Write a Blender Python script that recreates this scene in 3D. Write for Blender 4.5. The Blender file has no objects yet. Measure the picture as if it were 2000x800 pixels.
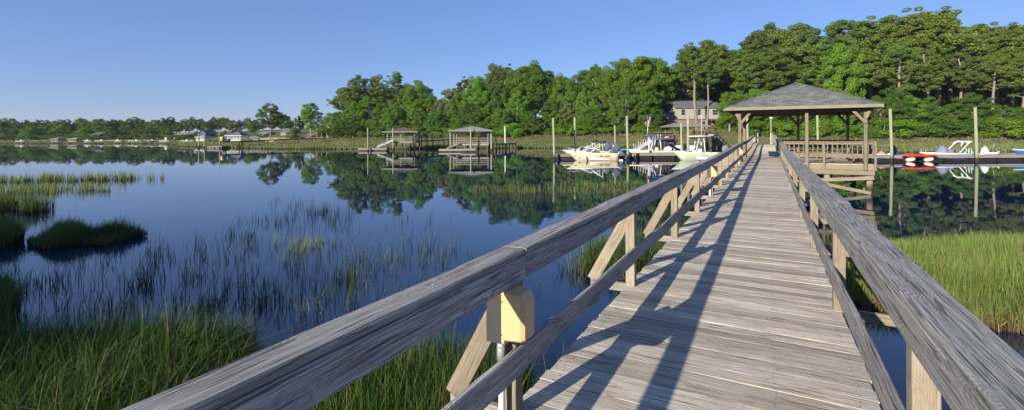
import bpy, math, random
import numpy as np
from mathutils import Vector, Matrix
R = math.radians
random.seed(7); rng = np.random.default_rng(11)
sc = bpy.context.scene
col = sc.collection
F = 930.0; CAMZ = 3.3; TH = math.atan(501/F); CT, ST = math.cos(TH), math.sin(TH)
DECK = CAMZ-1.72
def hor(px): return 261.2-(px-1000)*.0044
def P(px, py, D): return Vector(((px-1000)/F*D, D, CAMZ-(py-hor(px))*D/F))
def G(px, D, z=0.0): return Vector(((px-1000)/F*D, D, z))
def W(X, Y): return (X*CT+Y*ST, -X*ST+Y*CT)

# ------------------------------------------------------------------ camera, world, sun
cam = bpy.data.cameras.new('camera'); co = bpy.data.objects.new('camera', cam); col.objects.link(co)
cam.sensor_width = 36; cam.lens = F/2000*36; cam.shift_y = (261.2-400)/2000; cam.clip_end = 9000; cam.clip_start = .05
co.location = (0, 0, CAMZ)
co.matrix_world = Matrix.Translation((0, 0, CAMZ)) @ Matrix.Rotation(R(90), 4, 'X') @ Matrix.Rotation(R(-.25), 4, 'Z')
sc.camera = co
SD = Vector((.75*CT+2.85*ST, -.75*ST+2.85*CT, -1)).normalized()
SELEV = math.asin(-SD.z); SAZ = math.atan2(-SD.x, -SD.y)
wd = bpy.data.worlds.new("World"); sc.world = wd; wd.use_nodes = True
nt = wd.node_tree; nt.nodes.clear()
sky = nt.nodes.new('ShaderNodeTexSky'); sky.sky_type = 'NISHITA'; sky.sun_disc = False
sky.sun_elevation = SELEV; sky.sun_rotation = SAZ; sky.air_density = 1.0; sky.dust_density = 0.0; sky.ozone_density = 6.0; sky.altitude = 0
bg = nt.nodes.new('ShaderNodeBackground'); bg.inputs[1].default_value = .077
ow = nt.nodes.new('ShaderNodeOutputWorld'); tn = nt.nodes.new('ShaderNodeMix'); tn.data_type = 'RGBA'; tn.blend_type = 'MULTIPLY'; tn.inputs[0].default_value = 1; tn.inputs[7].default_value = (1.12, .95, 1.05, 1)
nt.links.new(sky.outputs[0], tn.inputs[6]); hz = nt.nodes.new('ShaderNodeMix'); hz.data_type = 'RGBA'; hz.inputs[0].default_value = .4; hz.inputs[7].default_value = (1.55, 2.65, 5.5, 1); nt.links.new(tn.outputs[2], hz.inputs[6]); nt.links.new(hz.outputs[2], bg.inputs[0]); nt.links.new(bg.outputs[0], ow.inputs[0])
sl = bpy.data.lights.new('sun', 'SUN'); sl.energy = 5.0; sl.angle = R(.5); sl.color = (1, .9, .74)
so = bpy.data.objects.new('sun', sl); col.objects.link(so); so.rotation_euler = SD.to_track_quat('-Z', 'Y').to_euler()
so.location = (0, -20, 30)
sc.view_settings.view_transform = 'Standard'; sc.view_settings.look = 'None'; sc.view_settings.exposure = .86; sc.view_settings.gamma = 1
sc.render.engine = 'CYCLES'; sc.cycles.max_bounces = 8; sc.cycles.transparent_max_bounces = 16
sc.cycles.caustics_reflective = False; sc.cycles.caustics_refractive = False

# ------------------------------------------------------------------ materials
class NB:
    def __init__(s, name):
        s.m = bpy.data.materials.new(name); s.m.use_nodes = True; s.t = s.m.node_tree; s.t.nodes.clear()
        s.out = s.n('ShaderNodeOutputMaterial')
    def n(s, ty, **k):
        nd = s.t.nodes.new(ty)
        for a, v in k.items(): setattr(nd, a, v)
        return nd
    def l(s, a, b): s.t.links.new(a, b)
    def set(s, sock, v):
        if isinstance(v, bpy.types.NodeSocket): s.l(v, sock)
        else: sock.default_value = v
    def math(s, op, a, b=0.0, c=None, clamp=False):
        nd = s.n('ShaderNodeMath', operation=op, use_clamp=clamp); s.set(nd.inputs[0], a); s.set(nd.inputs[1], b)
        if c is not None: s.set(nd.inputs[2], c)
        return nd.outputs[0]
    def vec(s, x, y, z=0.0):
        nd = s.n('ShaderNodeCombineXYZ'); s.set(nd.inputs[0], x); s.set(nd.inputs[1], y); s.set(nd.inputs[2], z); return nd.outputs[0]
    def noise(s, v, scale=1.0, detail=3.0, rough=.55, dist=0.0):
        nd = s.n('ShaderNodeTexNoise'); s.l(v, nd.inputs['Vector']); nd.inputs['Scale'].default_value = scale
        nd.inputs['Detail'].default_value = detail; nd.inputs['Roughness'].default_value = rough; nd.inputs['Distortion'].default_value = dist
        return nd.outputs['Fac']
    def ramp(s, f, stops):
        nd = s.n('ShaderNodeValToRGB'); e = nd.color_ramp.elements
        while len(e) < len(stops): e.new(.5)
        for q, (p, c) in zip(e, stops):
            q.position = p; q.color = (c, c, c, 1) if isinstance(c, (int, float)) else (*c, 1)
        s.l(f, nd.inputs[0]); return nd.outputs[0]
    def mix(s, f, a, b, mode='MIX'):
        nd = s.n('ShaderNodeMix', data_type='RGBA', blend_type=mode); s.set(nd.inputs[0], f)
        for i, v in ((6, a), (7, b)):
            if isinstance(v, bpy.types.NodeSocket): s.l(v, nd.inputs[i])
            else: nd.inputs[i].default_value = (*v, 1) if len(v) == 3 else v
        return nd.outputs[2]
    def attr(s, name):
        nd = s.n('ShaderNodeAttribute', attribute_name=name); return nd.outputs['Fac']
    def bump(s, h, strength, dist, normal=None):
        nd = s.n('ShaderNodeBump'); s.l(h, nd.inputs['Height']); nd.inputs['Strength'].default_value = strength; nd.inputs['Distance'].default_value = dist
        if normal: s.l(normal, nd.inputs['Normal'])
        return nd.outputs[0]
    def bsdf(s, color, rough=.7, normal=None, **k):
        nd = s.n('ShaderNodeBsdfPrincipled')
        s.set(nd.inputs['Base Color'], (*color, 1) if isinstance(color, tuple) else color); s.set(nd.inputs['Roughness'], rough)
        if normal: s.l(normal, nd.inputs['Normal'])
        for a, v in k.items(): s.set(nd.inputs[a.replace('_', ' ')], v)
        s.l(nd.outputs[0], s.out.inputs[0]); return nd
    def uv(s):
        sp = s.n('ShaderNodeSeparateXYZ'); s.l(s.n('ShaderNodeTexCoord').outputs['UV'], sp.inputs[0]); return sp.outputs[0], sp.outputs[1]
    def objc(s): return s.n('ShaderNodeTexCoord').outputs['Object']

def wood(name, light, dark, black=(.02, .018, .015), crack=.5, bump=.5, fine=1.0, rings=.5, alt=None, rough=.85, spec=.2, varb=.35):
    b = NB(name); u, v = b.uv(); rn = b.attr('rnd')
    z = b.math('MULTIPLY', rn, 37.0)
    # knots bend the grain round them
    vo = b.n('ShaderNodeTexVoronoi', feature='F1', voronoi_dimensions='2D'); b.l(b.vec(b.math('ADD', b.math('MULTIPLY', u, 1.5), z), b.math('MULTIPLY', v, 4.5), 0.0), vo.inputs['Vector']); vo.inputs['Scale'].default_value = 1
    kd = vo.outputs['Distance']
    knot = b.ramp(kd, [(0.0, 1.0), (.42, 0.0)])
    n1 = b.noise(b.vec(b.math('MULTIPLY', u, .8), b.math('MULTIPLY', v, 6), z), 1, 2)
    ph = b.math('ADD', b.math('MULTIPLY', v, 430*fine), b.math('ADD', b.math('MULTIPLY', n1, 46), b.math('MULTIPLY', b.math('MULTIPLY', knot, knot), 55)))
    ring = b.math('MULTIPLY', b.math('ADD', b.math('SINE', ph), 1), .5)
    fib = b.noise(b.vec(b.math('MULTIPLY', u, 6), b.math('MULTIPLY', v, 260*fine), z), 1, 3, .6)
    med = b.noise(b.vec(b.math('MULTIPLY', u, 1.1), b.math('MULTIPLY', v, 22), z), 1, 4, .6)
    c1 = b.ramp(b.noise(b.vec(b.math('MULTIPLY', u, 2.2), b.math('MULTIPLY', v, 75*fine), b.math('ADD', z, 3.3)), 1, 3, .55, .4), [(.33, 1.0), (.39, 0.0)])
    c2 = b.ramp(b.noise(b.vec(b.math('MULTIPLY', u, 2.6), b.math('MULTIPLY', v, 170*fine), b.math('ADD', z, 9.1)), 1, 3, .5, .3), [(.34, .65), (.41, 0.0)])
    crk = b.math('MAXIMUM', c1, c2)
    blot = b.noise(b.objc(), 2.2, 4, .6)
    c = b.mix(b.ramp(med, [(.3, 0.0), (.68, 1.0)]), dark, light)
    c = b.mix(b.math('MULTIPLY', ring, rings), c, b.mix(.55, dark, black), 'MIX') if rings > 0 else c
    if alt: c = b.mix(b.ramp(blot, [(.42, 0.0), (.68, .75)]), c, alt)
    c = b.mix(1.0, c, b.ramp(fib, [(.25, .62), (.7, 1.15)]), 'MULTIPLY')
    br = b.math('ADD', 1-varb/2, b.math('MULTIPLY', b.math('FRACT', b.math('MULTIPLY', rn, 7.13)), varb))
    c = b.mix(1.0, c, b.vec(br, br, br), 'MULTIPLY')
    c = b.mix(b.math('MULTIPLY', crk, crack), c, black)
    kc = b.ramp(kd, [(.02, .8), (.045, .1), (.075, .2), (.10, .9), (.13, 0.0)])
    c = b.mix(b.math('MULTIPLY', kc, .55*min(1, rings*2)), c, b.mix(.4, dark, black))
    h = b.math('SUBTRACT', b.math('ADD', b.math('MULTIPLY', ring, rings*.5), fib), b.math('MULTIPLY', crk, 1.6))
    b.bsdf(c, rough, b.bump(h, bump, .004), Specular_IOR_Level=spec)
    return b.m
def plain(name, color, rough=.5, var=.12, scale=3, metal=0.0, spec=.5, bump=0.0, trans=None):
    b = NB(name); n = b.noise(b.objc(), scale, 4, .6)
    k = b.ramp(n, [(.3, 1-var), (.7, 1+var*.5)])
    c = b.mix(1.0, tuple(color), k, 'MULTIPLY')
    b.bsdf(c, rough, b.bump(b.noise(b.objc(), scale*9, 3), bump, .01) if bump else None, Metallic=metal, Specular_IOR_Level=spec)
    return b.m
def leafmat(name, c1, c2, trans=.3, dead=None):
    b = NB(name); r = b.attr('rnd'); oi = b.n('ShaderNodeObjectInfo').outputs['Random']
    c = b.mix(b.ramp(r, [(.1, 0.0), (.9, 1.0)]), c1, c2)
    if dead: c = b.mix(b.ramp(r, [(.93, 0.0), (.96, 1.0)]), c, dead)
    k = b.math('ADD', .8, b.math('MULTIPLY', oi, .45)); k2 = b.math('ADD', .86, b.math('MULTIPLY', b.math('FRACT', b.math('MULTIPLY', oi, 9.7)), .3))
    c = b.mix(1.0, c, b.vec(b.math('MULTIPLY', k, k2), k, b.math('MULTIPLY', k, .9)), 'MULTIPLY')
    d = b.n('ShaderNodeBsdfPrincipled'); b.l(c, d.inputs['Base Color']); d.inputs['Roughness'].default_value = .55; d.inputs['Specular IOR Level'].default_value = .25
    t = b.n('ShaderNodeBsdfTranslucent'); b.l(b.mix(1.0, c, (1.3, 1.4, .5), 'MULTIPLY'), t.inputs[0])
    m = b.n('ShaderNodeMixShader'); m.inputs[0].default_value = trans
    b.l(d.outputs[0], m.inputs[1]); b.l(t.outputs[0], m.inputs[2]); b.l(m.outputs[0], b.out.inputs[0]); return b.m
def grassmat(name, base, mid, tip, dead=(.22, .16, .08), deadf=.1, trans=.3):
    b = NB(name); r = b.attr('rnd'); h = b.attr('hgt')
    c = b.ramp(h, [(.0, base), (.35, mid), (1.0, tip)])
    dd = b.ramp(r, [(1-deadf-.02, 0.0), (1-deadf+.02, 1.0)])
    c = b.mix(dd, c, dead)
    k = b.math('ADD', .65, b.math('MULTIPLY', b.math('FRACT', b.math('MULTIPLY', r, 13.7)), .7))
    pn = b.noise(b.objc(), .55, 3); k = b.math('MULTIPLY', k, b.math('ADD', .55, b.math('MULTIPLY', pn, .9)))
    c = b.mix(1.0, c, b.vec(k, k, k), 'MULTIPLY')
    d = b.n('ShaderNodeBsdfPrincipled'); b.l(c, d.inputs['Base Color']); d.inputs['Roughness'].default_value = .5; d.inputs['Specular IOR Level'].default_value = .25
    t = b.n('ShaderNodeBsdfTranslucent'); b.l(b.mix(1.0, c, (1.2, 1.3, .5), 'MULTIPLY'), t.inputs[0])
    m = b.n('ShaderNodeMixShader'); m.inputs[0].default_value = trans
    b.l(d.outputs[0], m.inputs[1]); b.l(t.outputs[0], m.inputs[2]); b.l(m.outputs[0], b.out.inputs[0]); return b.m

M = {}
M['deck'] = wood('deck_wood', (.68, .61, .50), (.42, .375, .305), crack=.8, bump=.7, rings=.22, alt=(.44, .38, .29), varb=.6)
M['rail'] = wood('rail_wood', (.53, .505, .48), (.28, .265, .255), crack=.72, bump=.9, rings=.5, alt=(.36, .36, .34), fine=.8)
M['post'] = wood('post_wood', (.32, .265, .19), (.21, .17, .125), crack=.4, bump=.35, rings=.3, alt=(.30, .28, .22), fine=.7)
M['beamw'] = wood('beam_wood', (.27, .21, .155), (.16, .12, .09), crack=.5, bump=.4, rings=.3, fine=.6)
M['gzw'] = wood('gazebo_wood', (.29, .235, .17), (.19, .15, .11), crack=.45, bump=.4, rings=.25, alt=(.24, .22, .17), fine=.7)
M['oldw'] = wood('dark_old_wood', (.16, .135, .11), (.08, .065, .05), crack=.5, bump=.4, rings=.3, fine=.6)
M['greyw'] = wood('grey_dock_wood', (.36, .33, .29), (.22, .20, .17), crack=.5, bump=.4, rings=.2, fine=.6)
M['fasc'] = wood('fascia_wood', (.30, .28, .20), (.24, .215, .145), crack=.3, bump=.3, rings=.15, alt=(.28, .29, .18))
def pilemat(name, top, wet):
    b = NB(name); g = b.n('ShaderNodeNewGeometry'); sp = b.n('ShaderNodeSeparateXYZ'); b.l(g.outputs['Position'], sp.inputs[0])
    n = b.noise(b.objc(), 5, 4); st = b.n('ShaderNodeMapping'); st.inputs['Scale'].default_value = (14, 14, 1.2); b.l(b.objc(), st.inputs[0])
    f = b.noise(st.outputs[0], 1, 4, .6)
    c = b.mix(b.ramp(f, [(.35, 0.0), (.65, 1.0)]), tuple(x*.72 for x in top), top)
    h = b.math('ADD', sp.outputs[2], b.math('MULTIPLY', n, .5))
    c = b.mix(b.ramp(h, [(.62, 1.0), (.8, .25), (1.0, 0.0)]), c, wet)
    b.bsdf(c, .8, b.bump(f, .4, .02), Specular_IOR_Level=.2); return b.m
M['pile'] = pilemat('treated_pile', (.30, .33, .20), (.05, .04, .03))
M['pilew'] = pilemat('brown_pile', (.30, .24, .16), (.05, .04, .03))
M['dark'] = plain('dark_rubber', (.02, .02, .022), .5)
M['black'] = plain('black_plastic', (.03, .032, .036), .45, .2, 8)
M['nail'] = plain('rusty_nail', (.035, .022, .015), .8)
M['tan'] = plain('tan_plastic', (.52, .37, .19), .38, .06, 6)
M['pvc'] = plain('white_pvc', (.62, .62, .62), .4, .08)
M['greypvc'] = plain('grey_pvc', (.25, .26, .27), .4, .08)
M['offwhite'] = plain('weathered_white', (.42, .42, .40), .5, .15)
M['white'] = plain('white_gelcoat', (.72, .72, .70), .25, .05)
M['cream'] = plain('cream_gelcoat', (.74, .64, .44), .2, .05)
M['mint'] = plain('pale_green_gelcoat', (.50, .60, .45), .2, .05)
M['alu'] = plain('aluminium', (.55, .56, .58), .35, .1, 6, metal=.7)
M['glass'] = plain('dark_glass', (.03, .04, .05), .06, .1)
M['acryl'] = plain('smoked_acrylic', (.10, .11, .12), .1, .1)
M['motor'] = plain('blue_grey_cowling', (.10, .12, .16), .25, .1)
M['turq'] = plain('turquoise_plastic', (.05, .36, .46), .4, .1)
M['red'] = plain('red_plastic', (.60, .045, .035), .4, .12)
M['pink'] = plain('faded_red', (.55, .18, .16), .5, .1)
M['blue'] = plain('blue_paint', (.03, .12, .45), .35, .1)
M['navy'] = plain('navy_canvas', (.02, .035, .09), .7, .2)
M['cover'] = plain('lilac_grey_canvas', (.17, .18, .27), .85, .25, 5, bump=.5)
M['yellow'] = plain('yellow_paint', (.55, .45, .08), .5, .1)
M['greenp'] = plain('green_hose', (.03, .22, .12), .5, .1)
M['brick'] = plain('red_brick', (.20, .115, .09), .9, .3, 2)
M['siding'] = plain('beige_siding', (.33, .30, .26), .8, .1, 2)
M['sidegreen'] = plain('green_siding', (.33, .42, .33), .8, .1, 2)
M['sideblue'] = plain('blue_siding', (.05, .08, .15), .8, .1, 2)
M['sidewhite'] = plain('white_siding', (.30, .30, .30), .8, .1, 2)
M['trim'] = plain('trim_paint', (.6, .58, .54), .6, .05)
M['stone'] = plain('pale_bulkhead', (.38, .33, .25), .9, .35, 3)
def shingle(name, c1, c2, sc_=4.0):
    b = NB(name); u, v = b.uv(); br = b.n('ShaderNodeTexBrick'); b.l(b.vec(u, v), br.inputs['Vector'])
    br.inputs['Scale'].default_value = sc_; br.inputs['Color1'].default_value = (*c1, 1); br.inputs['Color2'].default_value = (*c2, 1); br.inputs['Mortar'].default_value = tuple(x*.45 for x in c2)+(1,)
    br.inputs['Mortar Size'].default_value = .03; br.inputs['Brick Width'].default_value = .9; br.inputs['Row Height'].default_value = .42; br.inputs['Bias'].default_value = 0
    n = b.noise(b.objc(), 1.3, 5, .65); c = b.mix(1.0, br.outputs[0], b.ramp(n, [(.3, .7), (.7, 1.2)]), 'MULTIPLY')
    b.bsdf(c, .9, b.bump(br.outputs[1], -.5, .02), Specular_IOR_Level=.15); return b.m
M['shingle'] = shingle('grey_green_shingle', (.20, .215, .20), (.115, .125, .118), 3.2)
M['shinglebr'] = shingle('brown_shingle', (.17, .115, .10), (.11, .075, .07), 2.5)
M['shinglegr'] = shingle('light_grey_shingle', (.30, .30, .29), (.22, .22, .215), 2.5)
M['shingledk'] = shingle('dark_grey_shingle', (.17, .18, .21), (.11, .12, .14), 2.0)
M['bark'] = plain('pine_bark', (.24, .20, .17), .95, .4, 3, spec=.1)
M['barkg'] = plain('grey_bark', (.24, .22, .19), .95, .4, 3, spec=.1)
M['pine'] = leafmat('pine_needles', (.095, .155, .03), (.20, .27, .055), .33)
M['pineD'] = leafmat('dark_pine_needles', (.065, .115, .028), (.135, .20, .05), .28)
M['leaf'] = leafmat('green_leaves', (.085, .16, .016), (.165, .29, .03), .38)
M['leafD'] = leafmat('dark_leaves', (.05, .11, .016), (.11, .20, .028), .32)
M['leafY'] = leafmat('bright_leaves', (.09, .20, .018), (.17, .32, .03), .35)
M['leafO'] = leafmat('olive_leaves', (.10, .13, .05), (.17, .20, .085), .3)
M['shrubP'] = leafmat('dry_pinkish_twigs', (.16, .10, .08), (.24, .17, .12), .2)
M['mgR'] = grassmat('marsh_grass_sunny', (.10, .075, .03), (.105, .16, .035), (.19, .28, .055), deadf=.14)
M['mgL'] = grassmat('marsh_grass_green', (.05, .05, .02), (.026, .058, .012), (.058, .12, .02), deadf=.10)  # darkened greens: partial shade of the left grass is put into the colour
M['reed'] = grassmat('reeds', (.03, .035, .015), (.05, .085, .02), (.09, .14, .03), deadf=.07)
M['reedS'] = grassmat('sunny_reeds', (.07, .07, .03), (.13, .18, .04), (.20, .26, .06), deadf=.1)
M['mgF'] = grassmat('far_marsh_grass', (.06, .06, .025), (.11, .15, .045), (.17, .22, .075), dead=(.22, .17, .11), deadf=.15)
M['mgFB'] = grassmat('brown_marsh_grass', (.12, .09, .055), (.15, .15, .07), (.20, .19, .09), dead=(.25, .17, .13), deadf=.35)

# ------------------------------------------------------------------ mesh helpers
class MB:
    def __init__(s): s.v = []; s.f = []; s.uv = []; s.r = []; s.mi = []; s.cur = 0; s.sm = []
    def add(s, vs, fs, uvs=None, rnd=None, smooth=False):
        b = len(s.v); s.v += [tuple(x) for x in vs]; rnd = random.random() if rnd is None else rnd; s.r += [rnd]*len(vs)
        for i, f in enumerate(fs):
            s.f.append([b+k for k in f]); s.mi.append(s.cur); s.sm.append(smooth)
            if uvs: s.uv += uvs[i]
            else: s.uv += [(vs[k][0]+vs[k][2]*.0, vs[k][1]+vs[k][2]) for k in f]
    def box(s, x0, x1, y0, y1, z0, z1, **k):
        dx, dy, dz = x1-x0, y1-y0, z1-z0
        m = max(dx, dy, dz)
        if m == dx: s.beam(((x0), (y0+y1)/2, (z0+z1)/2), (x1, (y0+y1)/2, (z0+z1)/2), dy, dz, **k)
        elif m == dy: s.beam(((x0+x1)/2, y0, (z0+z1)/2), ((x0+x1)/2, y1, (z0+z1)/2), dx, dz, **k)
        else: s.beam(((x0+x1)/2, (y0+y1)/2, z0), ((x0+x1)/2, (y0+y1)/2, z1), dx, dy, up=(0, 1, 0), **k)
    def beam(s, a, b, w, h, up=(0, 0, 1), ch=None, seg=1, wob=0.0, roll=0.0):
        """chamfered board from a to b: w across, h along up; uv in metres, one random offset per board"""
        a = Vector(a); b = Vector(b); d = (b-a); L = d.length; d.normalize()
        u = Vector(up); sd = d.cross(u)
        if sd.length < 1e-5: sd = d.cross(Vector((1, 0, 0)))
        sd.normalize(); u = sd.cross(d).normalized()
        if roll: q = Matrix.Rotation(roll, 3, d); sd = q@sd; u = q@u
        c = min(w, h)*.12 if ch is None else ch
        pr = [(-w/2+c, -h/2), (w/2-c, -h/2), (w/2, -h/2+c), (w/2, h/2-c), (w/2-c, h/2), (-w/2+c, h/2), (-w/2, h/2-c), (-w/2, -h/2+c)]
        per = [0]
        for i in range(8): p, q = pr[i], pr[(i+1) % 8]; per.append(per[-1]+math.hypot(p[0]-q[0], p[1]-q[1]))
        ou, ov = random.uniform(0, 40), random.uniform(0, 40)
        vs = []; ph = random.uniform(0, 6)
        for j in range(seg+1):
            t = j/seg; o = a+d*(L*t)
            wz = wob*math.sin(ph+t*L*1.7)+wob*.6*math.sin(ph*2+t*L*4.1); ws = wob*math.cos(ph*1.3+t*L*2.3)
            for p in pr: vs.append(o+sd*(p[0]+ws)+u*(p[1]+wz))
        fs = []; uv = []
        for j in range(seg):
            for i in range(8):
                k = (i+1) % 8
                fs.append((j*8+i, j*8+k, (j+1)*8+k, (j+1)*8+i)); u0, u1 = ou+L*j/seg, ou+L*(j+1)/seg
                uv.append([(u0, ov+per[i]), (u0, ov+per[i+1]), (u1, ov+per[i+1]), (u1, ov+per[i])])
        e = seg*8
        fs.append(tuple(range(7, -1, -1))); uv.append([(ou+pr[i][1]*.3, ov+pr[i][0]) for i in range(7, -1, -1)])
        fs.append(tuple(range(e, e+8))); uv.append([(ou+pr[i][1]*.3, ov+pr[i][0]) for i in range(8)])
        s.add(vs, fs, uv)
    def tube(s, pts, rad, n=8, cap=True, smooth=True):
        vs = []; fs = []; uv = []; L = 0; off = random.uniform(0, 30)
        pts = [Vector(p) for p in pts]; rad = rad if isinstance(rad, (list, tuple)) else [rad]*len(pts)
        for j, p in enumerate(pts):
            d = (pts[min(j+1, len(pts)-1)]-pts[max(j-1, 0)]).normalized()
            sd = d.cross(Vector((0, 1, .13))).normalized(); u = sd.cross(d)
            for i in range(n): a = 2*math.pi*i/n; vs.append(p+(sd*math.cos(a)+u*math.sin(a))*rad[j])
        for j in range(len(pts)-1):
            l2 = L+(pts[j+1]-pts[j]).length
            for i in range(n):
                k = (i+1) % n; fs.append((j*n+k, j*n+i, (j+1)*n+i, (j+1)*n+k)); c = 2*math.pi*rad[j]/n
                uv.append([(off+L, (i+1)*c), (off+L, i*c), (off+l2, i*c), (off+l2, (i+1)*c)])
            L = l2
        if cap:
            fs.append(tuple(range(n))); uv.append([(vs[i][0], vs[i][1]) for i in range(n)])
            e = (len(pts)-1)*n; fs.append(tuple(range(e+n-1, e-1, -1))); uv.append([(vs[i][0], vs[i][1]) for i in range(e+n-1, e-1, -1)])
        s.add(vs, fs, uv, smooth=smooth)
    def loft(s, rings, cap=True, smooth=True):
        n = len(rings[0]); vs = [p for r in rings for p in r]; fs = []
        for j in range(len(rings)-1):
            for i in range(n): k = (i+1) % n; fs.append((j*n+i, j*n+k, (j+1)*n+k, (j+1)*n+i))
        if cap: fs.append(tuple(range(n-1, -1, -1))); e = (len(rings)-1)*n; fs.append(tuple(range(e, e+n)))
        s.add(vs, fs, smooth=smooth)
    def build(s, name, mat, parent=None, loc=None, rot=None):
        me = bpy.data.meshes.new(name); me.from_pydata(s.v, [], s.f); me.update()
        uvl = me.uv_layers.new(name='UVMap'); uvl.data.foreach_set('uv', np.array(s.uv, dtype=np.float32).ravel())
        a = me.attributes.new('rnd', 'FLOAT', 'POINT'); a.data.foreach_set('value', np.array(s.r, dtype=np.float32))
        me.polygons.foreach_set('use_smooth', np.array(s.sm, dtype=bool))
        mats = mat if isinstance(mat, (list, tuple)) else [mat]
        for m in mats: me.materials.append(m)
        if len(mats) > 1: me.polygons.foreach_set('material_index', np.array(s.mi, dtype=np.int32))
        o = bpy.data.objects.new(name, me); col.objects.link(o)
        if parent: o.parent = parent
        if loc is not None: o.location = loc
        if rot is not None: o.rotation_euler = (0, 0, rot)
        return o
def sup(cx, cy, cz, w, h, axis='x', n=12, e=.5):
    """rounded-rectangle ring"""
    out = []
    for i in range(n):
        a = 2*math.pi*(i+.5)/n; c, s_ = math.cos(a), math.sin(a)
        p = math.copysign(abs(c)**e, c)*w/2; q = math.copysign(abs(s_)**e, s_)*h/2
        out.append((cx, cy+p, cz+q) if axis == 'x' else ((cx+p, cy+q, cz) if axis == 'z' else (cx+p, cy, cz+q)))
    return out
def tag(o, label=None, cat=None, group=None, kind=None):
    if label: o['label'] = label
    if cat: o['category'] = cat
    if group: o['group'] = group
    if kind: o['kind'] = kind
    return o
def thing(name, label, cat, loc=(0, 0, 0), rz=0.0, group=None):
    o = bpy.data.objects.new(name, None); o.empty_display_size = .3; col.objects.link(o); o.location = loc; o.rotation_euler = (0, 0, rz)
    return tag(o, label, cat, group)
def copytree(o, parent=None):
    c = o.copy(); col.objects.link(c)
    if parent: c.parent = parent
    for ch in list(o.children): copytree(ch, c)
    return c
def quads(name, V, Q, mat, parent=None, rnd=None, hgt=None, smooth=False):
    me = bpy.data.meshes.new(name); n, q = len(V), len(Q)
    me.vertices.add(n); me.vertices.foreach_set('co', np.asarray(V, dtype=np.float32).ravel())
    me.loops.add(q*4); me.loops.foreach_set('vertex_index', np.asarray(Q, dtype=np.int32).ravel())
    me.polygons.add(q); me.polygons.foreach_set('loop_start', np.arange(q, dtype=np.int32)*4)
    try: me.polygons.foreach_set('loop_total', np.full(q, 4, dtype=np.int32))
    except Exception: pass
    me.update(calc_edges=True)
    for nm, arr in (('rnd', rnd), ('hgt', hgt)):
        if arr is not None:
            a = me.attributes.new(nm, 'FLOAT', 'POINT'); a.data.foreach_set('value', np.asarray(arr, dtype=np.float32))
    me.polygons.foreach_set('use_smooth', np.full(q, smooth))
    me.materials.append(mat); o = bpy.data.objects.new(name, me); col.objects.link(o)
    if parent: o.parent = parent
    return o
# ------------------------------------------------------------------ water and ground
def water():
    b = NB('creek_water'); c = b.objc(); mp = b.n('ShaderNodeMapping'); mp.inputs['Scale'].default_value = (.35, 1.0, 1); b.l(c, mp.inputs[0])
    n1 = b.noise(mp.outputs[0], .9, 2, .5); n2 = b.noise(mp.outputs[0], 5.0, 2, .5)
    big = b.ramp(b.noise(c, .05, 3), [(.35, .25), (.7, 1.0)])
    h = b.math('MULTIPLY', b.math('ADD', n1, b.math('MULTIPLY', n2, .16)), big)
    nb = b.bump(h, .12, .03)
    d = b.bsdf((.001, .011, .045), .01, nb, IOR=1.6, Specular_IOR_Level=.5)
    return b.m
M['water'] = water()
S = 5000
w = MB(); w.add([(-S, -S, 0), (S, -S, 0), (S, S, 0), (-S, S, 0)], [(0, 1, 2, 3)]); wo = w.build('water', M['water']); tag(wo, 'calm blue creek water mirroring sky and trees', 'water', kind='structure')

PR = [(-900, 210, 240, 1.2), (0, 199, 222, 1.1), (320, 177, 218, 1.1), (345, 138, 205, 1.1), (430, 121, 190, 1.5), (540, 108, 158, 2.1), (640, 105, 152, 2.1), (860, 104, 136, 2.1),
      (1000, 106, 124, 2.4), (1230, 105, 118, 2.8), (1300, 104, 112, 3.6), (1420, 100, 112, 3.6), (1500, 92, 106, 2.3), (1700, 77, 104, 1.9), (2000, 77, 104, 1.9), (2600, 77, 104, 1.9)]
def prof(px):
    for a, b in zip(PR, PR[1:]):
        if px <= b[0]:
            t = max(0, (px-a[0])/(b[0]-a[0])); return tuple(a[i]+(b[i]-a[i])*t for i in (1, 2, 3))
    return PR[-1][1:]
def smooth(t): t = max(0, min(1, t)); return t*t*(3-2*t)
def gz(x, y):
    """ground height"""
    if y > 5 and abs(x)/y < 2.0:
        px = 1000+F*x/y; ds, dl, zl = prof(px)
        ds += 1.6*math.sin(x*.16)+.9*math.sin(x*.43+1)
        if y < ds: return -.6+.62*smooth((y-ds+5)/5)
        if y < dl: return .02+.28*smooth((y-ds)/6)+.25*smooth((y-ds)/(dl-ds))+(zl-.6)*smooth((y-dl+7)/7)
        return zl+(.06+.06*smooth((px-560)/160))*max(0, min(y-dl-14, 60))
    r = math.hypot(x, y)
    return -.6+1.9*smooth((r-26)/8) if y < -4 and x < 30 and r > 20 else -.6+1.9*smooth((r-140)/20)
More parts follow.
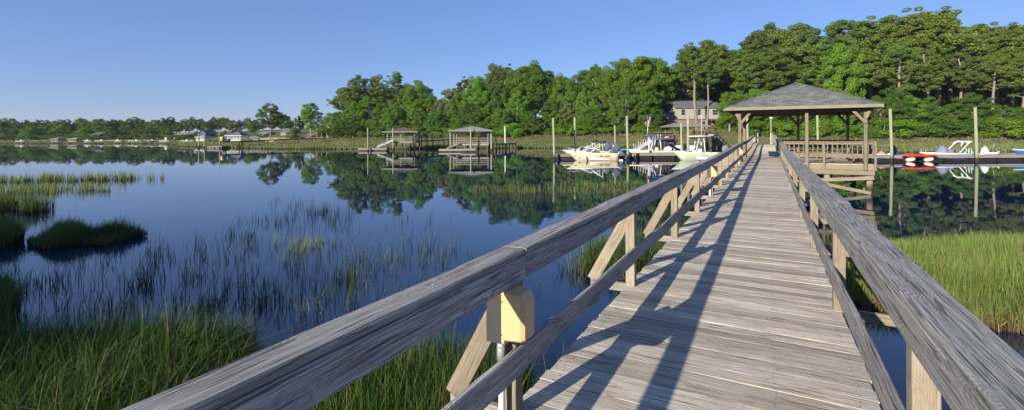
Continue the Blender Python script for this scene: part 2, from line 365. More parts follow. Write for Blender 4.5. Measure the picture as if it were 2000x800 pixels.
def ground():
    gm = NB('ground_soil'); n = gm.noise(gm.objc(), .25, 5, .6); n2 = gm.noise(gm.objc(), 3, 4, .6)
    z = gm.n('ShaderNodeSeparateXYZ'); gm.l(gm.objc(), z.inputs[0])
    c = gm.mix(gm.ramp(n, [(.35, 0.0), (.6, 1.0)]), (.07, .10, .03), (.14, .13, .06))
    c = gm.mix(gm.ramp(z.outputs[2], [(.25, 1.0), (.6, 0.0)]), c, (.06, .045, .03))
    c = gm.mix(1.0, c, gm.ramp(n2, [(.3, .7), (.7, 1.2)]), 'MULTIPLY'); gm.bsdf(c, .95, gm.bump(n2, .5, .1), Specular_IOR_Level=.1)
    ds = [0.5, 12, 20, 30, 45, 60]+list(np.arange(66, 116, 2.0))+list(np.arange(116, 180, 4))+list(np.arange(180, 260, 8))+[300, 400, 700, 1500, 3000, 4500]
    az = np.concatenate([np.linspace(-63, 63, 190), np.linspace(66, 294, 60)])
    vs = []; fs = []; na = len(az)
    for a in az:
        for d in ds:
            f = abs(a) <= 63.01
            r = d/math.cos(R(a)) if f else d*(1/math.cos(R(63)))
            x, y = r*math.sin(R(a)), r*math.cos(R(a)); vs.append((x, y, gz(x, y)))
    nd = len(ds)
    for i in range(na):
        k = (i+1) % na
        for j in range(nd-1): fs.append((i*nd+j, k*nd+j, k*nd+j+1, i*nd+j+1))
    me = bpy.data.meshes.new('ground'); me.from_pydata(vs, [], [f[::-1] for f in fs]); me.materials.append(gm.m)
    me.polygons.foreach_set('use_smooth', [True]*len(fs)); me.update()
    o = bpy.data.objects.new('ground', me); col.objects.link(o); tag(o, 'muddy shore and low grassy land round the creek', 'ground', kind='structure')
ground()

# ------------------------------------------------------------------ grasses
def inpoly(x, y, poly):
    c = np.zeros(len(x), bool); n = len(poly)
    for i in range(n):
        x1, y1 = poly[i]; x2, y2 = poly[(i+1) % n]
        m = ((y1 > y) != (y2 > y)) & (x < (x2-x1)*(y-y1)/(y2-y1+1e-12)+x1); c ^= m
    return c
def blades(name, xy, z0, h, w, bend, mat, label, cat, segs=3, dirn=None, spread=.5, lean0=.08):
    n = len(xy); z0 = np.broadcast_to(z0, n); h = np.broadcast_to(h, n); w = np.broadcast_to(w, n)
    a = rng.uniform(0, 2*np.pi, n); bd = np.abs(rng.normal(0, bend, n))+lean0*rng.random(n)
    if dirn is not None: a = np.where(rng.random(n) < spread, a, dirn+rng.normal(0, .7, n))
    dx, dy = np.cos(a), np.sin(a); fa = rng.uniform(0, np.pi, n); fx, fy = np.cos(fa), np.sin(fa)
    k = segs+1; V = np.zeros((n, k, 2, 3)); t = np.linspace(0, 1, k)
    for j, tt in enumerate(t):
        off = bd*h*(tt**1.8)*1.0; zz = z0+h*(tt-np.clip(bd, 0, 1.2)*.42*tt**2.6)
        ww = w*(1-tt**1.6)*.5+.0006
        for s_, sg in ((0, -1), (1, 1)):
            V[:, j, s_, 0] = xy[:, 0]+dx*off+fx*ww*sg; V[:, j, s_, 1] = xy[:, 1]+dy*off+fy*ww*sg; V[:, j, s_, 2] = zz
    base = (np.arange(n)*k*2)[:, None]; Q = []
    for j in range(segs): Q.append(base+np.array([2*j, 2*j+1, 2*j+3, 2*j+2])[None])
    Q = np.stack(Q, 1).reshape(-1, 4)
    rnd = np.repeat(rng.random(n), k*2); hg = np.tile(np.repeat(t, 2), n)
    o = quads(name, V.reshape(-1, 3), Q, mat, rnd=rnd, hgt=hg)
    return tag(o, label, cat, kind='stuff')
def scatter(poly, n, clump=0.0, cn=0):
    p = np.array(poly); lo, hi = p.min(0), p.max(0); out = []; tot = 0
    if clump:
        c = rng.uniform(lo, hi, (cn*3, 2)); c = c[inpoly(c[:, 0], c[:, 1], poly)][:cn]
    while tot < n:
        q = rng.uniform(lo, hi, (n*2, 2)) if not clump else c[rng.integers(0, len(c), n*2)]+rng.normal(0, clump, (n*2, 2))
        q = q[inpoly(q[:, 0], q[:, 1], poly)]; out.append(q); tot += len(q)
        if len(q) == 0: break
    return np.concatenate(out)[:n]
def edgefall(xy, poly, w):
    """0 at the outline of poly, 1 at w metres inside"""
    d = np.full(len(xy), 1e9); n = len(poly)
    for i in range(n):
        a = np.array(poly[i]); b = np.array(poly[(i+1) % n]); ab = b-a; t = np.clip(((xy-a)@ab)/(ab@ab), 0, 1)
        d = np.minimum(d, np.hypot(*(xy-(a+t[:, None]*ab)).T))
    return np.clip(d/w, 0, 1)
MUD = plain('wet_mud', (.035, .028, .02), .6, .4, 4, bump=.6)
def bank(poly, label, z=.05):
    p = np.array(poly); c = p.mean(0); q = []
    for i in range(len(p)):
        for k in range(4): q.append(p[i]+(p[(i+1) % len(p)]-p[i])*k/4+rng.normal(0, .06, 2))
    q = np.array(q); n = len(q); mb = MB(); vs = []
    for s_, zz in ((1.05, -.15), (.96, z*.4), (.8, z), (.4, z+.02)):
        for a in q: vs.append((c[0]+(a[0]-c[0])*s_, c[1]+(a[1]-c[1])*s_, zz+random.uniform(-.01, .01)))
    vs.append((c[0], c[1], z+.02)); fs = []
    for j in range(3):
        for i in range(n): k = (i+1) % n; fs.append((j*n+i, j*n+k, (j+1)*n+k, (j+1)*n+i))
    for i in range(n): fs.append((3*n+i, 3*n+(i+1) % n, 4*n))
    mb.add(vs, fs, smooth=True); tag(mb.build('mud_bank', MUD), label, 'mud bank', kind='structure')

M['reed2'] = grassmat('greenish_reeds', (.05, .055, .025), (.09, .14, .03), (.14, .20, .045), deadf=.1)
ISL = [(5.3, 9.2), (7.2, 8.5), (7.9, 7.9), (9.2, 7.6), (14, 8.3), (22, 10), (26, 13), (20, 14.5), (12, 13.2), (8.3, 12.5), (6.4, 12.2), (5.2, 10.6)]
bank(ISL, 'wet mud under the bright grass right of the boardwalk')
q = scatter(ISL, 60000); e = edgefall(q, ISL, 1.2)*(.85+.2*np.sin(q[:, 0]*1.9+q[:, 1])*np.sin(q[:, 1]*2.3))
blades('marsh_grass', q, .03, (.40+.42*e)*rng.uniform(.6, 1.2, len(q)), rng.uniform(.007, .013, len(q)), .34, M['mgR'], 'tall sunny yellow-green marsh grass growing right of the boardwalk', 'marsh grass', 4, dirn=.6)
q = scatter([(5.2, 9.4), (7.2, 8.4), (8.0, 7.8), (9.3, 7.5), (14, 8.2), (14, 8.8), (9.3, 8.3), (7.6, 9)], 5000)
blades('dead_grass', q, .01, rng.uniform(.15, .45, len(q)), .012, .7, grassmat('dead_grass', (.06, .045, .025), (.13, .09, .045), (.2, .15, .07), deadf=.5), 'matted brown dead grass along the water side of the sunny marsh', 'dead grass', 3)
PL = [(-9.5, 3.0), (-9.5, 7.3), (-6.5, 7.5), (-4.9, 7.7), (-4.0, 7.4), (-3.3, 6.3), (-2.9, 5.2), (-3.1, 3.0)]
bank(PL, 'wet mud under the arching green grass at the creek edge')
q = scatter(PL, 24000); e = edgefall(q, PL, .9)
blades('marsh_grass', q, .03, (.45+.42*e)*rng.uniform(.5, 1.3, len(q)), rng.uniform(.007, .015, len(q)), .8, M['mgL'], 'long arching green marsh grass at the creek edge beyond the handrail', 'marsh grass', 5, dirn=-.3)
PU = [(-2.7, 3.4), (-2.3, 5.9), (-1.3, 6.5), (-.3, 6.5), (.25, 6.1), (.1, 5.0), (-.7, 3.6), (-1.2, 2.6), (-2.5, 2.6)]
bank(PU, 'wet mud under the grass beside the beige utility box')
q = scatter(PU, 9000); blades('marsh_grass', q, .03, rng.uniform(.4, .95, len(q)), rng.uniform(.007, .014, len(q)), .32, M['mgL'], 'mixed green and straw marsh grass growing beside the beige utility box', 'marsh grass', 4)
q = scatter([(.1, 4.4), (.75, 5.3), (1.05, 5.9), (.7, 6.2), (.1, 5.4)], 260); blades('reeds', q, 0, rng.uniform(.4, .8, len(q)), .012, .3, M['mgL'], 'thin grass stalks showing between the handrail and deck near the utility box', 'reeds', 4)
PM = [(1.7, 10.9), (1.5, 11.8), (2.3, 13.2), (4.0, 14.6), (5.6, 15.2), (5.6, 13.6), (4.4, 11.8), (3.1, 10.6)]
bank(PM, 'wet mud under the grass tuft halfway along the boardwalk')
q = scatter(PM, 3800, .22, 120); blades('marsh_grass', q, .02, rng.uniform(.25, .8, len(q)), rng.uniform(.010, .018, len(q)), .35, M['mgL'], 'dark green marsh grass tuft against the boardwalk posts halfway along', 'marsh grass', 4)
q = scatter([(3.2, 7.2), (5.2, 9.4), (6.2, 12), (5.4, 12.4), (4.2, 10), (2.6, 7.4)], 2600); blades('reeds', q, 0, rng.uniform(.3, .9, len(q)), .012, .3, M['reed'], 'dark reeds growing in the shade under the boardwalk deck', 'reeds', 3)
# strip of grass out in the middle of the creek
def pxpoly(l): return [((a-1000)/F*d, d) for a, d in l]
q = scatter(pxpoly([(850, 26.5), (880, 28), (1000, 30), (1270, 31.5), (1300, 27), (1200, 25.5), (1000, 24.8)]), 1700, .22, 110)
blades('marsh_grass', q, 0, rng.uniform(.12, .5, len(q)), .018, .2, M['reed2'], 'sunlit grass strip standing in the middle of the creek before the boats', 'marsh grass', 3)
q = scatter(pxpoly([(-60, 33.5), (0, 35), (200, 36.5), (322, 36.5), (318, 34.8), (200, 34.2), (0, 33)]), 1300, .16, 75)
blades('marsh_grass', q, 0, rng.uniform(.25, .8, len(q)), .028, .15, M['reedS'], 'farthest thin grass strip standing in open water', 'marsh grass', 3)
q = scatter(pxpoly([(-60, 26), (-60, 29.5), (120, 30), (250, 29.5), (215, 27.5), (100, 26.5)]), 1100, .18, 60)
blades('marsh_grass', q, 0, rng.uniform(.2, .65, len(q)), .022, .2, M['reedS'], 'second grass strip standing in open water, nearer and yellower', 'marsh grass', 3)
PD1 = pxpoly([(-60, 20), (-60, 22.5), (60, 22.5), (110, 21.5), (60, 20.2)])
q = scatter(PD1, 1500, .25, 30); blades('marsh_grass', q, 0, rng.uniform(.4, .95, len(q)), .018, .25, M['reed'], 'dark grass clump behind the round dark tussock', 'marsh grass', 3)
PD2 = pxpoly([(52, 14.4), (58, 15.3), (95, 15.6), (140, 16.6), (190, 16.0), (262, 16.3), (292, 15.7), (250, 15.1), (205, 14.2), (150, 14.3), (100, 13.6)])
q = scatter(PD2, 9000, .16, 75); e = np.clip(edgefall(q, PD2, .6)*(.7+.5*np.sin(q[:, 0]*3.1)*np.sin(q[:, 1]*2.7)), 0, 1); blades('marsh_grass', q, .02, (.18+.36*e)*rng.uniform(.4, 1.6, len(q)), .016, .6, M['reed'], 'round dark tussock of marsh grass standing alone in the creek', 'marsh grass', 3)
PD3 = pxpoly([(-90, 14), (-90, 16.5), (20, 16.5), (48, 15.2), (10, 13.9)])
q = scatter(PD3, 5000); blades('marsh_grass', q, 0, rng.uniform(.4, .85, len(q)), .013, .35, M['reed'], 'dark tussock cut by the picture edge beside the round one', 'marsh grass', 3)
PD4 = pxpoly([(-90, 8.3), (-90, 9.8), (10, 9.7), (40, 9.0), (10, 8.2)])
q = scatter(PD4, 3500); blades('marsh_grass', q, 0, rng.uniform(.35, .75, len(q)), .012, .35, M['reed'], 'small dark tussock right behind the arching green grass', 'marsh grass', 3)
# sparse reeds in the open water: tufts
def tufts(spec, label, mat):
    pts = []
    for (px, D, sx, sy, nt_, nb) in spec:
        for k in range(nt_):
            cx = (px-1000)/F*D+rng.normal(0, sx); cy = D+rng.normal(0, sy); m = max(1, int(rng.exponential(nb)))
            pts.append(np.array([cx, cy])+rng.normal(0, .05+.004*m, (m, 2)))
    q = np.concatenate(pts); blades('reeds', q, 0, rng.uniform(.12, .62, len(q)), .011, .35, mat, label, 'reeds', 4, lean0=.25)
tufts([(330, 11.0, 2.6, 1.2, 85, 6), (120, 10.6, 1.8, .8, 38, 7), (430, 13.5, 1.6, 1.4, 50, 6), (520, 10.5, .9, 1.0, 30, 6), (250, 9.0, 2.0, .5, 45, 8), (600, 9.5, .9, .8, 18, 5)],
      'scattered dark reeds standing in still water behind the arching grass', M['reed'])
tufts([(610, 19, 1.3, 1.6, 34, 8), (490, 17.5, .5, .8, 10, 9), (545, 23, .6, .8, 8, 8), (640, 20.5, .2, .5, 6, 14), (750, 17, 1.6, 1.6, 30, 5)], 'thin reeds standing in open water towards the tree reflections', M['reed'])
tufts([(700, 11.5, 1.0, 1.4, 46, 6), (780, 12.5, 1.0, 1.3, 40, 5), (860, 13.0, .7, 1.0, 24, 5), (1130, 11.2, .4, .8, 16, 6), (660, 8.7, .5, .6, 14, 7)], 'sparse thin reeds in deep blue water just beyond the handrail', M['reed'])
tufts([(650, 14.6, .5, .5, 10, 9), (470, 15.5, .3, .5, 7, 8), (590, 13.2, .5, .7, 9, 9)], 'few yellowish reed tufts among the dark ones', M['reedS'])

def farmarsh():
    for seg, (p0, p1, dens, lab, name) in enumerate([(-120, 430, 2.6, 'far flat marsh grass along the distant shore', 'marsh_grass'), (430, 1000, 6.5, 'flat marsh grass before the long low pier and tall trees', 'marsh_grass'),
                                               (1000, 1480, 8, 'marsh grass behind the moored cream boats', 'marsh_grass'), (1480, 2150, 8, 'green marsh grass behind the floating dock below the pines', 'marsh_grass')]):
        out = []; hs = []
        for px in np.arange(p0, p1, 4):
            ds, dl, zl = prof(px); dl += 2
            area = 4/F*(dl*dl-ds*ds)/2; n = int(area*dens*(1.0 if px > 430 else .8))
            d = np.concatenate([rng.uniform(ds-.5, dl, n), rng.uniform(ds-.8, ds+3, n//3)]); p = rng.uniform(px, px+4, len(d)); out.append(np.stack([(p-1000)/F*d, d], 1))
        q = np.concatenate(out); z = np.array([gz(a, b) for a, b in q]); ok = z > -.15; q, z = q[ok], z[ok]
        back = z > .75
        nz = np.sin(q[:, 0]*.35+1)*np.sin(q[:, 1]*.5+q[:, 0]*.1)
        h = (.62+.25*nz)*rng.uniform(.7, 1.15, len(q)); h[back] *= .8
        wd_ = .11 if seg else .2
        for m, mt, l2 in ((~back, M['mgF'], lab), (back, M['mgFB'], 'dry brownish grass at the foot of the trees, '+['by the far houses', 'behind the long low pier', 'behind the moored boats', 'below the tall pines'][seg])):
            blades(name if mt is M['mgF'] else 'dry_grass', q[m], np.maximum(z[m]-.05, 0), h[m], wd_, .12, mt, l2, 'marsh grass', 2)
farmarsh()

# ------------------------------------------------------------------ trees
def leafcloud(C, Rr, n, size, up=.25, flat=1.0, asp=1.0, bias=.9):
    """n quads spread over the shells of clumps C (k,3) with radii Rr (k,3)"""
    k = len(C); wgt = (Rr.prod(1))**(2/3); idx = rng.choice(k, n, p=wgt/wgt.sum())
    d = rng.normal(0, 1, (n, 3)); d /= np.linalg.norm(d, axis=1)[:, None]
    rr = rng.uniform(.45, 1.08, n)**.6
    c = C[idx]+d*Rr[idx]*rr[:, None]
    nr = d*bias+rng.normal(0, .55, (n, 3)); nr[:, 2] += up; nr /= np.linalg.norm(nr, axis=1)[:, None]
    t = np.cross(nr, rng.normal(0, 1, (n, 3))); t /= np.linalg.norm(t, axis=1)[:, None]; b = np.cross(nr, t)
    s_ = size*rng.uniform(.55, 1.25, n)[:, None]
    V = np.stack([c-t*s_*asp, c-b*s_*.5+nr*s_*.15, c+t*s_*asp, c+b*s_*.5+nr*s_*.15], 1)
    Q = np.arange(n*4).reshape(n, 4)
    return V.reshape(-1, 3), Q, np.repeat(rng.random(n), 4)
def limb(mb, a, b, r0, r1, sag=0.0, n=4, sides=6):
    a, b = np.array(a, float), np.array(b, float); pts = []
    for i in range(n+1):
        t = i/n; p = a+(b-a)*t; p[2] += sag*math.sin(t*math.pi)
        if 0 < i < n: p += rng.normal(0, .02*np.linalg.norm(b-a), 3)
        pts.append(tuple(p))
    mb.tube(pts, [r0+(r1-r0)*i/n for i in range(n+1)], sides, cap=False)
def proto_pine(v):
    """20 m pine: bare lower trunk, layered flat needle clouds"""
    H = 20.0; mb = MB(); lean = rng.normal(0, .5, 2); tp = [(lean[0]*(z/H)**2+.15*math.sin(z*.5+v), lean[1]*(z/H)**2+.15*math.cos(z*.4), z) for z in np.linspace(-1, H*.96, 12)]
    mb.tube(tp, [.30*(1-i/13)+.05 for i in range(12)], 8, cap=False)
    C = []; Rr = []; cb = [.48, .58, .35, .22, .52][v % 5]*H; nl = [26, 20, 30, 34, 22][v % 5]
    for i in range(nl):
        z = cb+(H*.97-cb)*(i+.5)/nl; t = (z-cb)/(H-cb); a = i*2.4+rng.normal(0, .4)
        L = (3.6*(1-t)**.55+.7)*rng.uniform(.6, 1.15)*(.75 if t < .12 else 1)
        x0, y0 = np.interp(z, [p[2] for p in tp], [p[0] for p in tp]), np.interp(z, [p[2] for p in tp], [p[1] for p in tp])
        e = (x0+math.cos(a)*L, y0+math.sin(a)*L, z+L*.18+rng.normal(0, .2)); limb(mb, (x0, y0, z-L*.15), e, .075, .02, .15)
        for m in range(int(4+L*2.2)):
            s_ = rng.uniform(.45, 1.08); a2 = a+rng.normal(0, .33)
            C.append((x0+math.cos(a2)*L*s_, y0+math.sin(a2)*L*s_, z+L*.18*s_+rng.normal(.15, .5))); r = rng.uniform(.28, .72)
            Rr.append((r, r, r*.7))
    C.append((lean[0], lean[1], H-.3)); Rr.append((.8, .8, .6))
    V, Q, rn = leafcloud(np.array(C), np.array(Rr), 24000, .14, up=.4, asp=1.1, bias=.75)
    return mb, V, Q, rn
def proto_broad(v, low=.10, n=25000, H=16.0, wid=4.6, sparse=False):
    mb = MB(); tp = [(.2*math.sin(z*.4+v), .2*math.cos(z*.3+v*2), z) for z in np.linspace(-1, H*.8, 9)]
    mb.tube(tp, [.32*(1-i/9.5)+.03 for i in range(9)], 8, cap=False); C = []; Rr = []
    k = 125 if not sparse else 70
    lob = rng.normal(0, 1, (5, 3)); lob /= np.linalg.norm(lob, axis=1)[:, None]
    for i in range(k):
        d = rng.normal(0, 1, 3); d /= np.linalg.norm(d); d[2] = d[2]*.9+.12
        g = 1+.28*max(0, float(np.max(lob@d)))-.16
        s_ = rng.uniform(.25, 1.0)**.5*g; zc = H*(low+1)/2; hz = H*(1-low)/2
        sh = 1.0 if d[2] < 0 else 1-.25*d[2]
        c = np.array([d[0]*wid*s_*sh, d[1]*wid*s_*sh, zc+d[2]*hz*s_*.92]); r = rng.uniform(.5, 1.15)*(.75 if sparse else 1)
        C.append(c); Rr.append((r, r, r*rng.uniform(.55, .85)))
        if i % 3 == 0: z0 = max(H*.12, c[2]-np.hypot(c[0], c[1])*.8); limb(mb, (0, 0, min(z0, H*.75)), c, .10, .02, .1)
    V, Q, rn = leafcloud(np.array(C), np.array(Rr), n if not sparse else int(n*.6), .16, up=.35, bias=.85)
    return mb, V, Q, rn
def proto_shrub(v):
    mb = MB(); C = []; Rr = []
    for i in range(26):
        a = rng.uniform(0, 6.3); r = rng.uniform(0, 1)**.6*2.0; z = rng.uniform(.1, .95)*3.2*(1-.45*(r/2)**2); q = rng.uniform(.4, .8)
        C.append((math.cos(a)*r, math.sin(a)*r, z)); Rr.append((q, q, q*.75))
        if i % 4 == 0: limb(mb, (0, 0, -.3), C[-1], .06, .015)
    V, Q, rn = leafcloud(np.array(C), np.array(Rr), 5000, .13, up=.35)
    return mb, V, Q, rn
PROTO = {}
def mk(kind, i, fn, H):
    mb, V, Q, rn = fn
    t = mb.build('trunk', M['bark' if kind == 'pine' else 'barkg']); c = quads('crown', V, Q, M['leaf'], rnd=rn)
    PROTO.setdefault(kind, []).append((t.data, c.data, H)); bpy.data.objects.remove(t); bpy.data.objects.remove(c)
for i in range(5): mk('pine', i, proto_pine(i), 20.0)
for i in range(5): mk('broad', i, proto_broad(i), 16.0)
for i in range(2): mk('sparse', i, proto_broad(i+7, sparse=True), 16.0)
for i in range(3): mk('low', i, proto_broad(i+11, low=-.02), 16.0)
mk('widepine', 0, proto_broad(3, low=.24, n=36000, H=16, wid=5.6), 16.0)
for i in range(3): mk('shrub', i, proto_shrub(i), 3.4)

KW = {'pine': ('pine_tree', 'pine'), 'broad': ('broadleaf_tree', 'tree'), 'sparse': ('broadleaf_tree', 'tree'), 'low': ('broadleaf_tree', 'tree'), 'widepine': ('pine_tree', 'pine'), 'shrub': ('shrub', 'shrub')}
TREES = []
def tree(kind, px, D, ytop, mat, wf=1.0, row='front', z0=None, pi=None, label=None, zt=None):
    x = (px-1000)/F*D; z0 = gz(x, D) if z0 is None else z0
    zt = CAMZ+(hor(px)-ytop)*D/F if zt is None else zt
    t, c, H = random.choice(PROTO[kind] if pi is None else [PROTO[kind][k] for k in pi]); s_ = (zt-z0)/H
    nm, cat = KW[kind]
    o = thing(nm, None, cat, (x, D, z0), random.uniform(0, 6.28)); w_ = s_*wf if kind != 'shrub' else max(s_, .5)*wf
    o.scale = (w_, w_, s_)
    for nme, dat in (('trunk', t), ('crown', c)):
        q = bpy.data.objects.new(nme, dat); col.objects.link(q); q.parent = o
        if nme == 'crown': q.material_slots[0].link = 'OBJECT'; q.material_slots[0].material = M[mat]
    TREES.append(dict(o=o, px=px, D=D, zt=zt, kind=cat, mat=mat, row=row, label=label, sparse=kind == 'sparse', ytop=ytop))
    return o
COLW = {'pine': 'green', 'pineD': 'dark green', 'leaf': 'mid-green', 'leafD': 'deep green', 'leafY': 'bright yellow-green', 'leafO': 'pale olive', 'shrubP': 'dry pinkish'}
# front row, read off the skyline of the photograph: px, D, top y, kind, colour, width factor
FR = [(668, 166, 172, 'pine', 'pine', 1.5), (700, 162, 152, 'pine', 'pine', 1.5), (735, 164, 150, 'pine', 'pine', 1.5), (690, 156, 196, 'broad', 'leafY', 1.0), (722, 156, 185, 'broad', 'leaf', 1.0), (745, 156, 200, 'broad', 'leaf', 1.0),
      (776, 166, 143, 'pine', 'pineD', 1.2), (764, 156, 190, 'broad', 'leafD', 1.0), (797, 154, 172, 'broad', 'leaf', 1.0), (820, 156, 150, 'broad', 'leafY', .95), (836, 152, 178, 'broad', 'leafY', 1.0), (810, 150, 200, 'broad', 'leafY', 1.0),
      (862, 148, 192, 'broad', 'leafO', .95), (880, 156, 162, 'sparse', 'leafO', 1.0), (893, 148, 178, 'broad', 'leaf', 1.0), (912, 150, 168, 'broad', 'leaf', .9), (932, 146, 147, 'broad', 'leafY', .85), (916, 142, 196, 'broad', 'leafD', 1.0),
      (905, 160, 158, 'pine', 'pineD', 1.2), (966, 158, 128, 'pine', 'pineD', 1.1), (985, 154, 133, 'pine', 'pineD', 1.1), (955, 146, 170, 'broad', 'leaf', 1.0), (985, 142, 160, 'broad', 'leafD', .9), (1020, 146, 118, 'broad', 'leaf', .95), (1046, 146, 115, 'broad', 'leaf', .9),
      (1072, 146, 132, 'broad', 'leafD', .9), (1010, 136, 175, 'broad', 'leaf', .9), (1098, 144, 140, 'broad', 'leaf', .85), (1080, 132, 185, 'broad', 'leafD', 1.0), (1120, 140, 150, 'broad', 'leaf', .8), (1110, 130, 195, 'broad', 'leafO', .85), (1145, 130, 178, 'broad', 'leaf', .9),
      (1163, 142, 108, 'sparse', 'leaf', .7), (1185, 138, 132, 'broad', 'leafD', .8), (1206, 134, 112, 'broad', 'leaf', .85), (1245, 130, 96, 'broad', 'leaf', 1.1), (1278, 132, 104, 'broad', 'leaf', .95), (1222, 124, 158, 'broad', 'leafD', 1.0), (1262, 122, 160, 'broad', 'leaf', 1.0), (1303, 134, 132, 'broad', 'leafD', .75),
      (1342, 138, 100, 'pine', 'pine', 1.5), (1375, 136, 82, 'pine', 'pine', 1.6), (1405, 137, 88, 'pine', 'pine', 1.4), (1385, 140, 120, 'broad', 'leafD', 1.0), (1432, 140, 95, 'broad', 'leafY', .8), (1452, 126, 112, 'pine', 'pine', 1.5), (1458, 122, 140, 'broad', 'leafD', .9),
      (1482, 128, 62, 'pine', 'pineD', 1.3), (1503, 132, 48, 'pine', 'pineD', 1.1), (1532, 128, 60, 'pine', 'pine', 1.3), (1562, 128, 50, 'pine', 'pineD', 1.2), (1580, 132, 52, 'pine', 'pineD', 1.2), (1515, 118, 95, 'pine', 'pine', 1.5), (1478, 118, 110, 'pine', 'pine', 1.5),
      (1603, 130, 64, 'broad', 'leafY', .7), (1640, 132, 44, 'pine', 'pineD', 1.2), (1645, 116, 72, 'broad', 'leafY', .72), (1612, 120, 85, 'pine', 'pine', 1.3), (1672, 128, 52, 'pine', 'pineD', 1.2), (1705, 124, 42, 'pine', 'pine', 1.4), (1736, 126, 34, 'pine', 'pine', 1.4),
      (1768, 124, 38, 'pine', 'pine', 1.3), (1800, 126, 34, 'pine', 'pine', 1.3), (1832, 124, 27, 'pine', 'pine', 1.4), (1860, 128, 42, 'pine', 'pine', 1.2), (1892, 130, 58, 'pine', 'pineD', 1.3), (1920, 126, 49, 'pine', 'pine', 1.1), (1950, 128, 60, 'pine', 'pine', 1.3),
      (1976, 124, 54, 'pine', 'pine', 1.3), (2006, 126, 55, 'pine', 'pine', 1.4), (2040, 124, 60, 'pine', 'pine', 1.4), (2080, 126, 56, 'pine', 'pine', 1.4), (1690, 116, 100, 'pine', 'pine', 1.4), (1752, 117, 92, 'pine', 'pine', 1.3), (1815, 116, 96, 'pine', 'pine', 1.3), (1880, 117, 105, 'pine', 'pineD', 1.3), (1940, 116, 110, 'pine', 'pine', 1.3), (1995, 116, 105, 'pine', 'pine', 1.3)]
for px, D, yt, k, mt, wf in FR: tree(k, px, D, yt, mt, wf, pi=(0, 1, 4) if k == 'pine' and px > 1440 else None)
SKY = sorted([(f[0], f[2]) for f in FR])
def skyy(px):
    v = [y for p, y in SKY if abs(p-px) < 26]; return min(v) if v else 150
tree('pine', 1359, 121, 92, 'pine', 1.2, pi=(1,), label='tall pine with bare trunk standing in front of the two-storey brick house'); tree('pine', 1382, 120, 105, 'pineD', .9, pi=(1,), label='slender leaning-crowned pine before the brick house, right of the bare trunk')
# understorey in front of the pines on the right, and lower trees elsewhere
for i, px in enumerate(range(1432, 2090, 21)):
    tree('low' if i % 2 else 'broad', px+random.uniform(-6, 6), random.uniform(110, 114), random.uniform(172, 222), random.choice(['leafD', 'leaf', 'leafD', 'leafO' if i % 3 == 0 else 'leaf']), 1.25, 'understorey')
for i, px in enumerate(range(660, 1300, 27)):
    ds, dl, zl = prof(px); tree('low', px+random.uniform(-6, 6), dl+random.uniform(6, 10), random.uniform(203, 226), random.choice(['leafD', 'leaf', 'leafD', 'leaf']), 1.25, 'understorey')
for r_, dd, n_ in (('second row', 12, 34), ('third row', 26, 28)):
    for i in range(n_):
        px = 668+(2085-668)*(i+.5)/n_+random.uniform(-9, 9)
        if r_ == 'second row' and 1290 < px < 1425: continue
        D = np.interp(px, [660, 1000, 1300, 1500, 2100], [170, 156, 146, 134, 130])+dd
        tree('low' if r_ == 'third row' or px > 1440 and not i % 3 else ('pine' if px > 1440 else 'broad'), px, D, skyy(px)+random.uniform(14, 30), random.choice(['pineD', 'leafD', 'leafD']), 1.5, r_)
# shrubs along the foot of the wood
for i, px in enumerate(range(650, 2080, 15)):
    if 1300 < px < 1425 and i % 2: continue
    if 995 < px < 1075: continue
    ds, dl, zl = prof(px); yt = random.uniform(240, 256) if px < 1440 else random.uniform(226, 248)
    if 1320 < px < 1425: yt = 257
    tree('shrub', px+random.uniform(-5, 5), dl+random.uniform(.5, 5), yt, random.choice(['leaf', 'leafD', 'leaf', 'leafD', 'leafY' if i % 2 else 'leaf']), 1.6, 'shrub')
for i, px in enumerate(range(655, 1300, 17)):
    ds, dl, zl = prof(px); tree('shrub', px+random.uniform(-5, 5), dl+random.uniform(9, 15), random.uniform(226, 242), random.choice(['leaf', 'leafD', 'leafD']), 1.5, 'shrub back')
for px, yt, mt, D in ((1008, 262, 'leafY', 126), (1025, 263, 'leafY', 126), (1040, 262, 'leafY', 127), (1052, 264, 'leafY', 125), (1070, 266, 'shrubP', 124), (1085, 265, 'shrubP', 124), (1097, 268, 'shrubP', 123)):
    tree('shrub', px, D, yt, mt, 1.5, 'shrub')
# dense dark oak by the green house, and trees round the lawn
tree('low', 668, 150, 232, 'leafD', 1.9, label='low dense dark green tree beside the pale green gabled house')
tree('low', 690, 149, 238, 'leafD', 1.9, label='dark rounded tree standing between green house and brown-roofed dock shelter')
tree('widepine', 528, 162, 202, 'pineD', 1.0, label='lone wide dark pine standing on the lawn behind the long low pier')
tree('broad', 607, 164, 195, 'leafY', 1.0, label='bright green tall tree beside the lawn, right of the lone wide pine')
tree('broad', 556, 190, 222, 'leafD', 1.3, label='blue-green tree just right of and behind the lone wide pine')
tree('broad', 585, 180, 224, 'leafD', .9, label='dark narrow tree touching the bright green tall tree')
tree('broad', 638, 196, 226, 'leafD', 1.3, label='dark distant tree top left of the pale green gabled house')
tree('shrub', 573, 156, 246, 'leafO', .9, label='small round olive tree standing on the lawn edge')
tree('shrub', 588, 155, 267, 'leafD', .9, label='dark low bush against the pale bulkhead')
tree('broad', 455, 205, 232, 'leafO', 1.0, row='far'); tree('broad', 492, 200, 238, 'leaf', 1.4, row='far')
for px, yt, D in ((344, 262, 208), (357, 264, 207), (371, 260, 206), (393, 264, 209), (383, 262, 210), (511, 261, 184)): tree('shrub', px, D, yt, 'leafD', 2.0, 'far shrub')
for px, yt, D in ((1325, 238, 119), (1398, 240, 119), (1412, 228, 121), (1344, 246, 118)): tree('shrub', px, D, yt, 'leaf', 1.1, 'shrub')
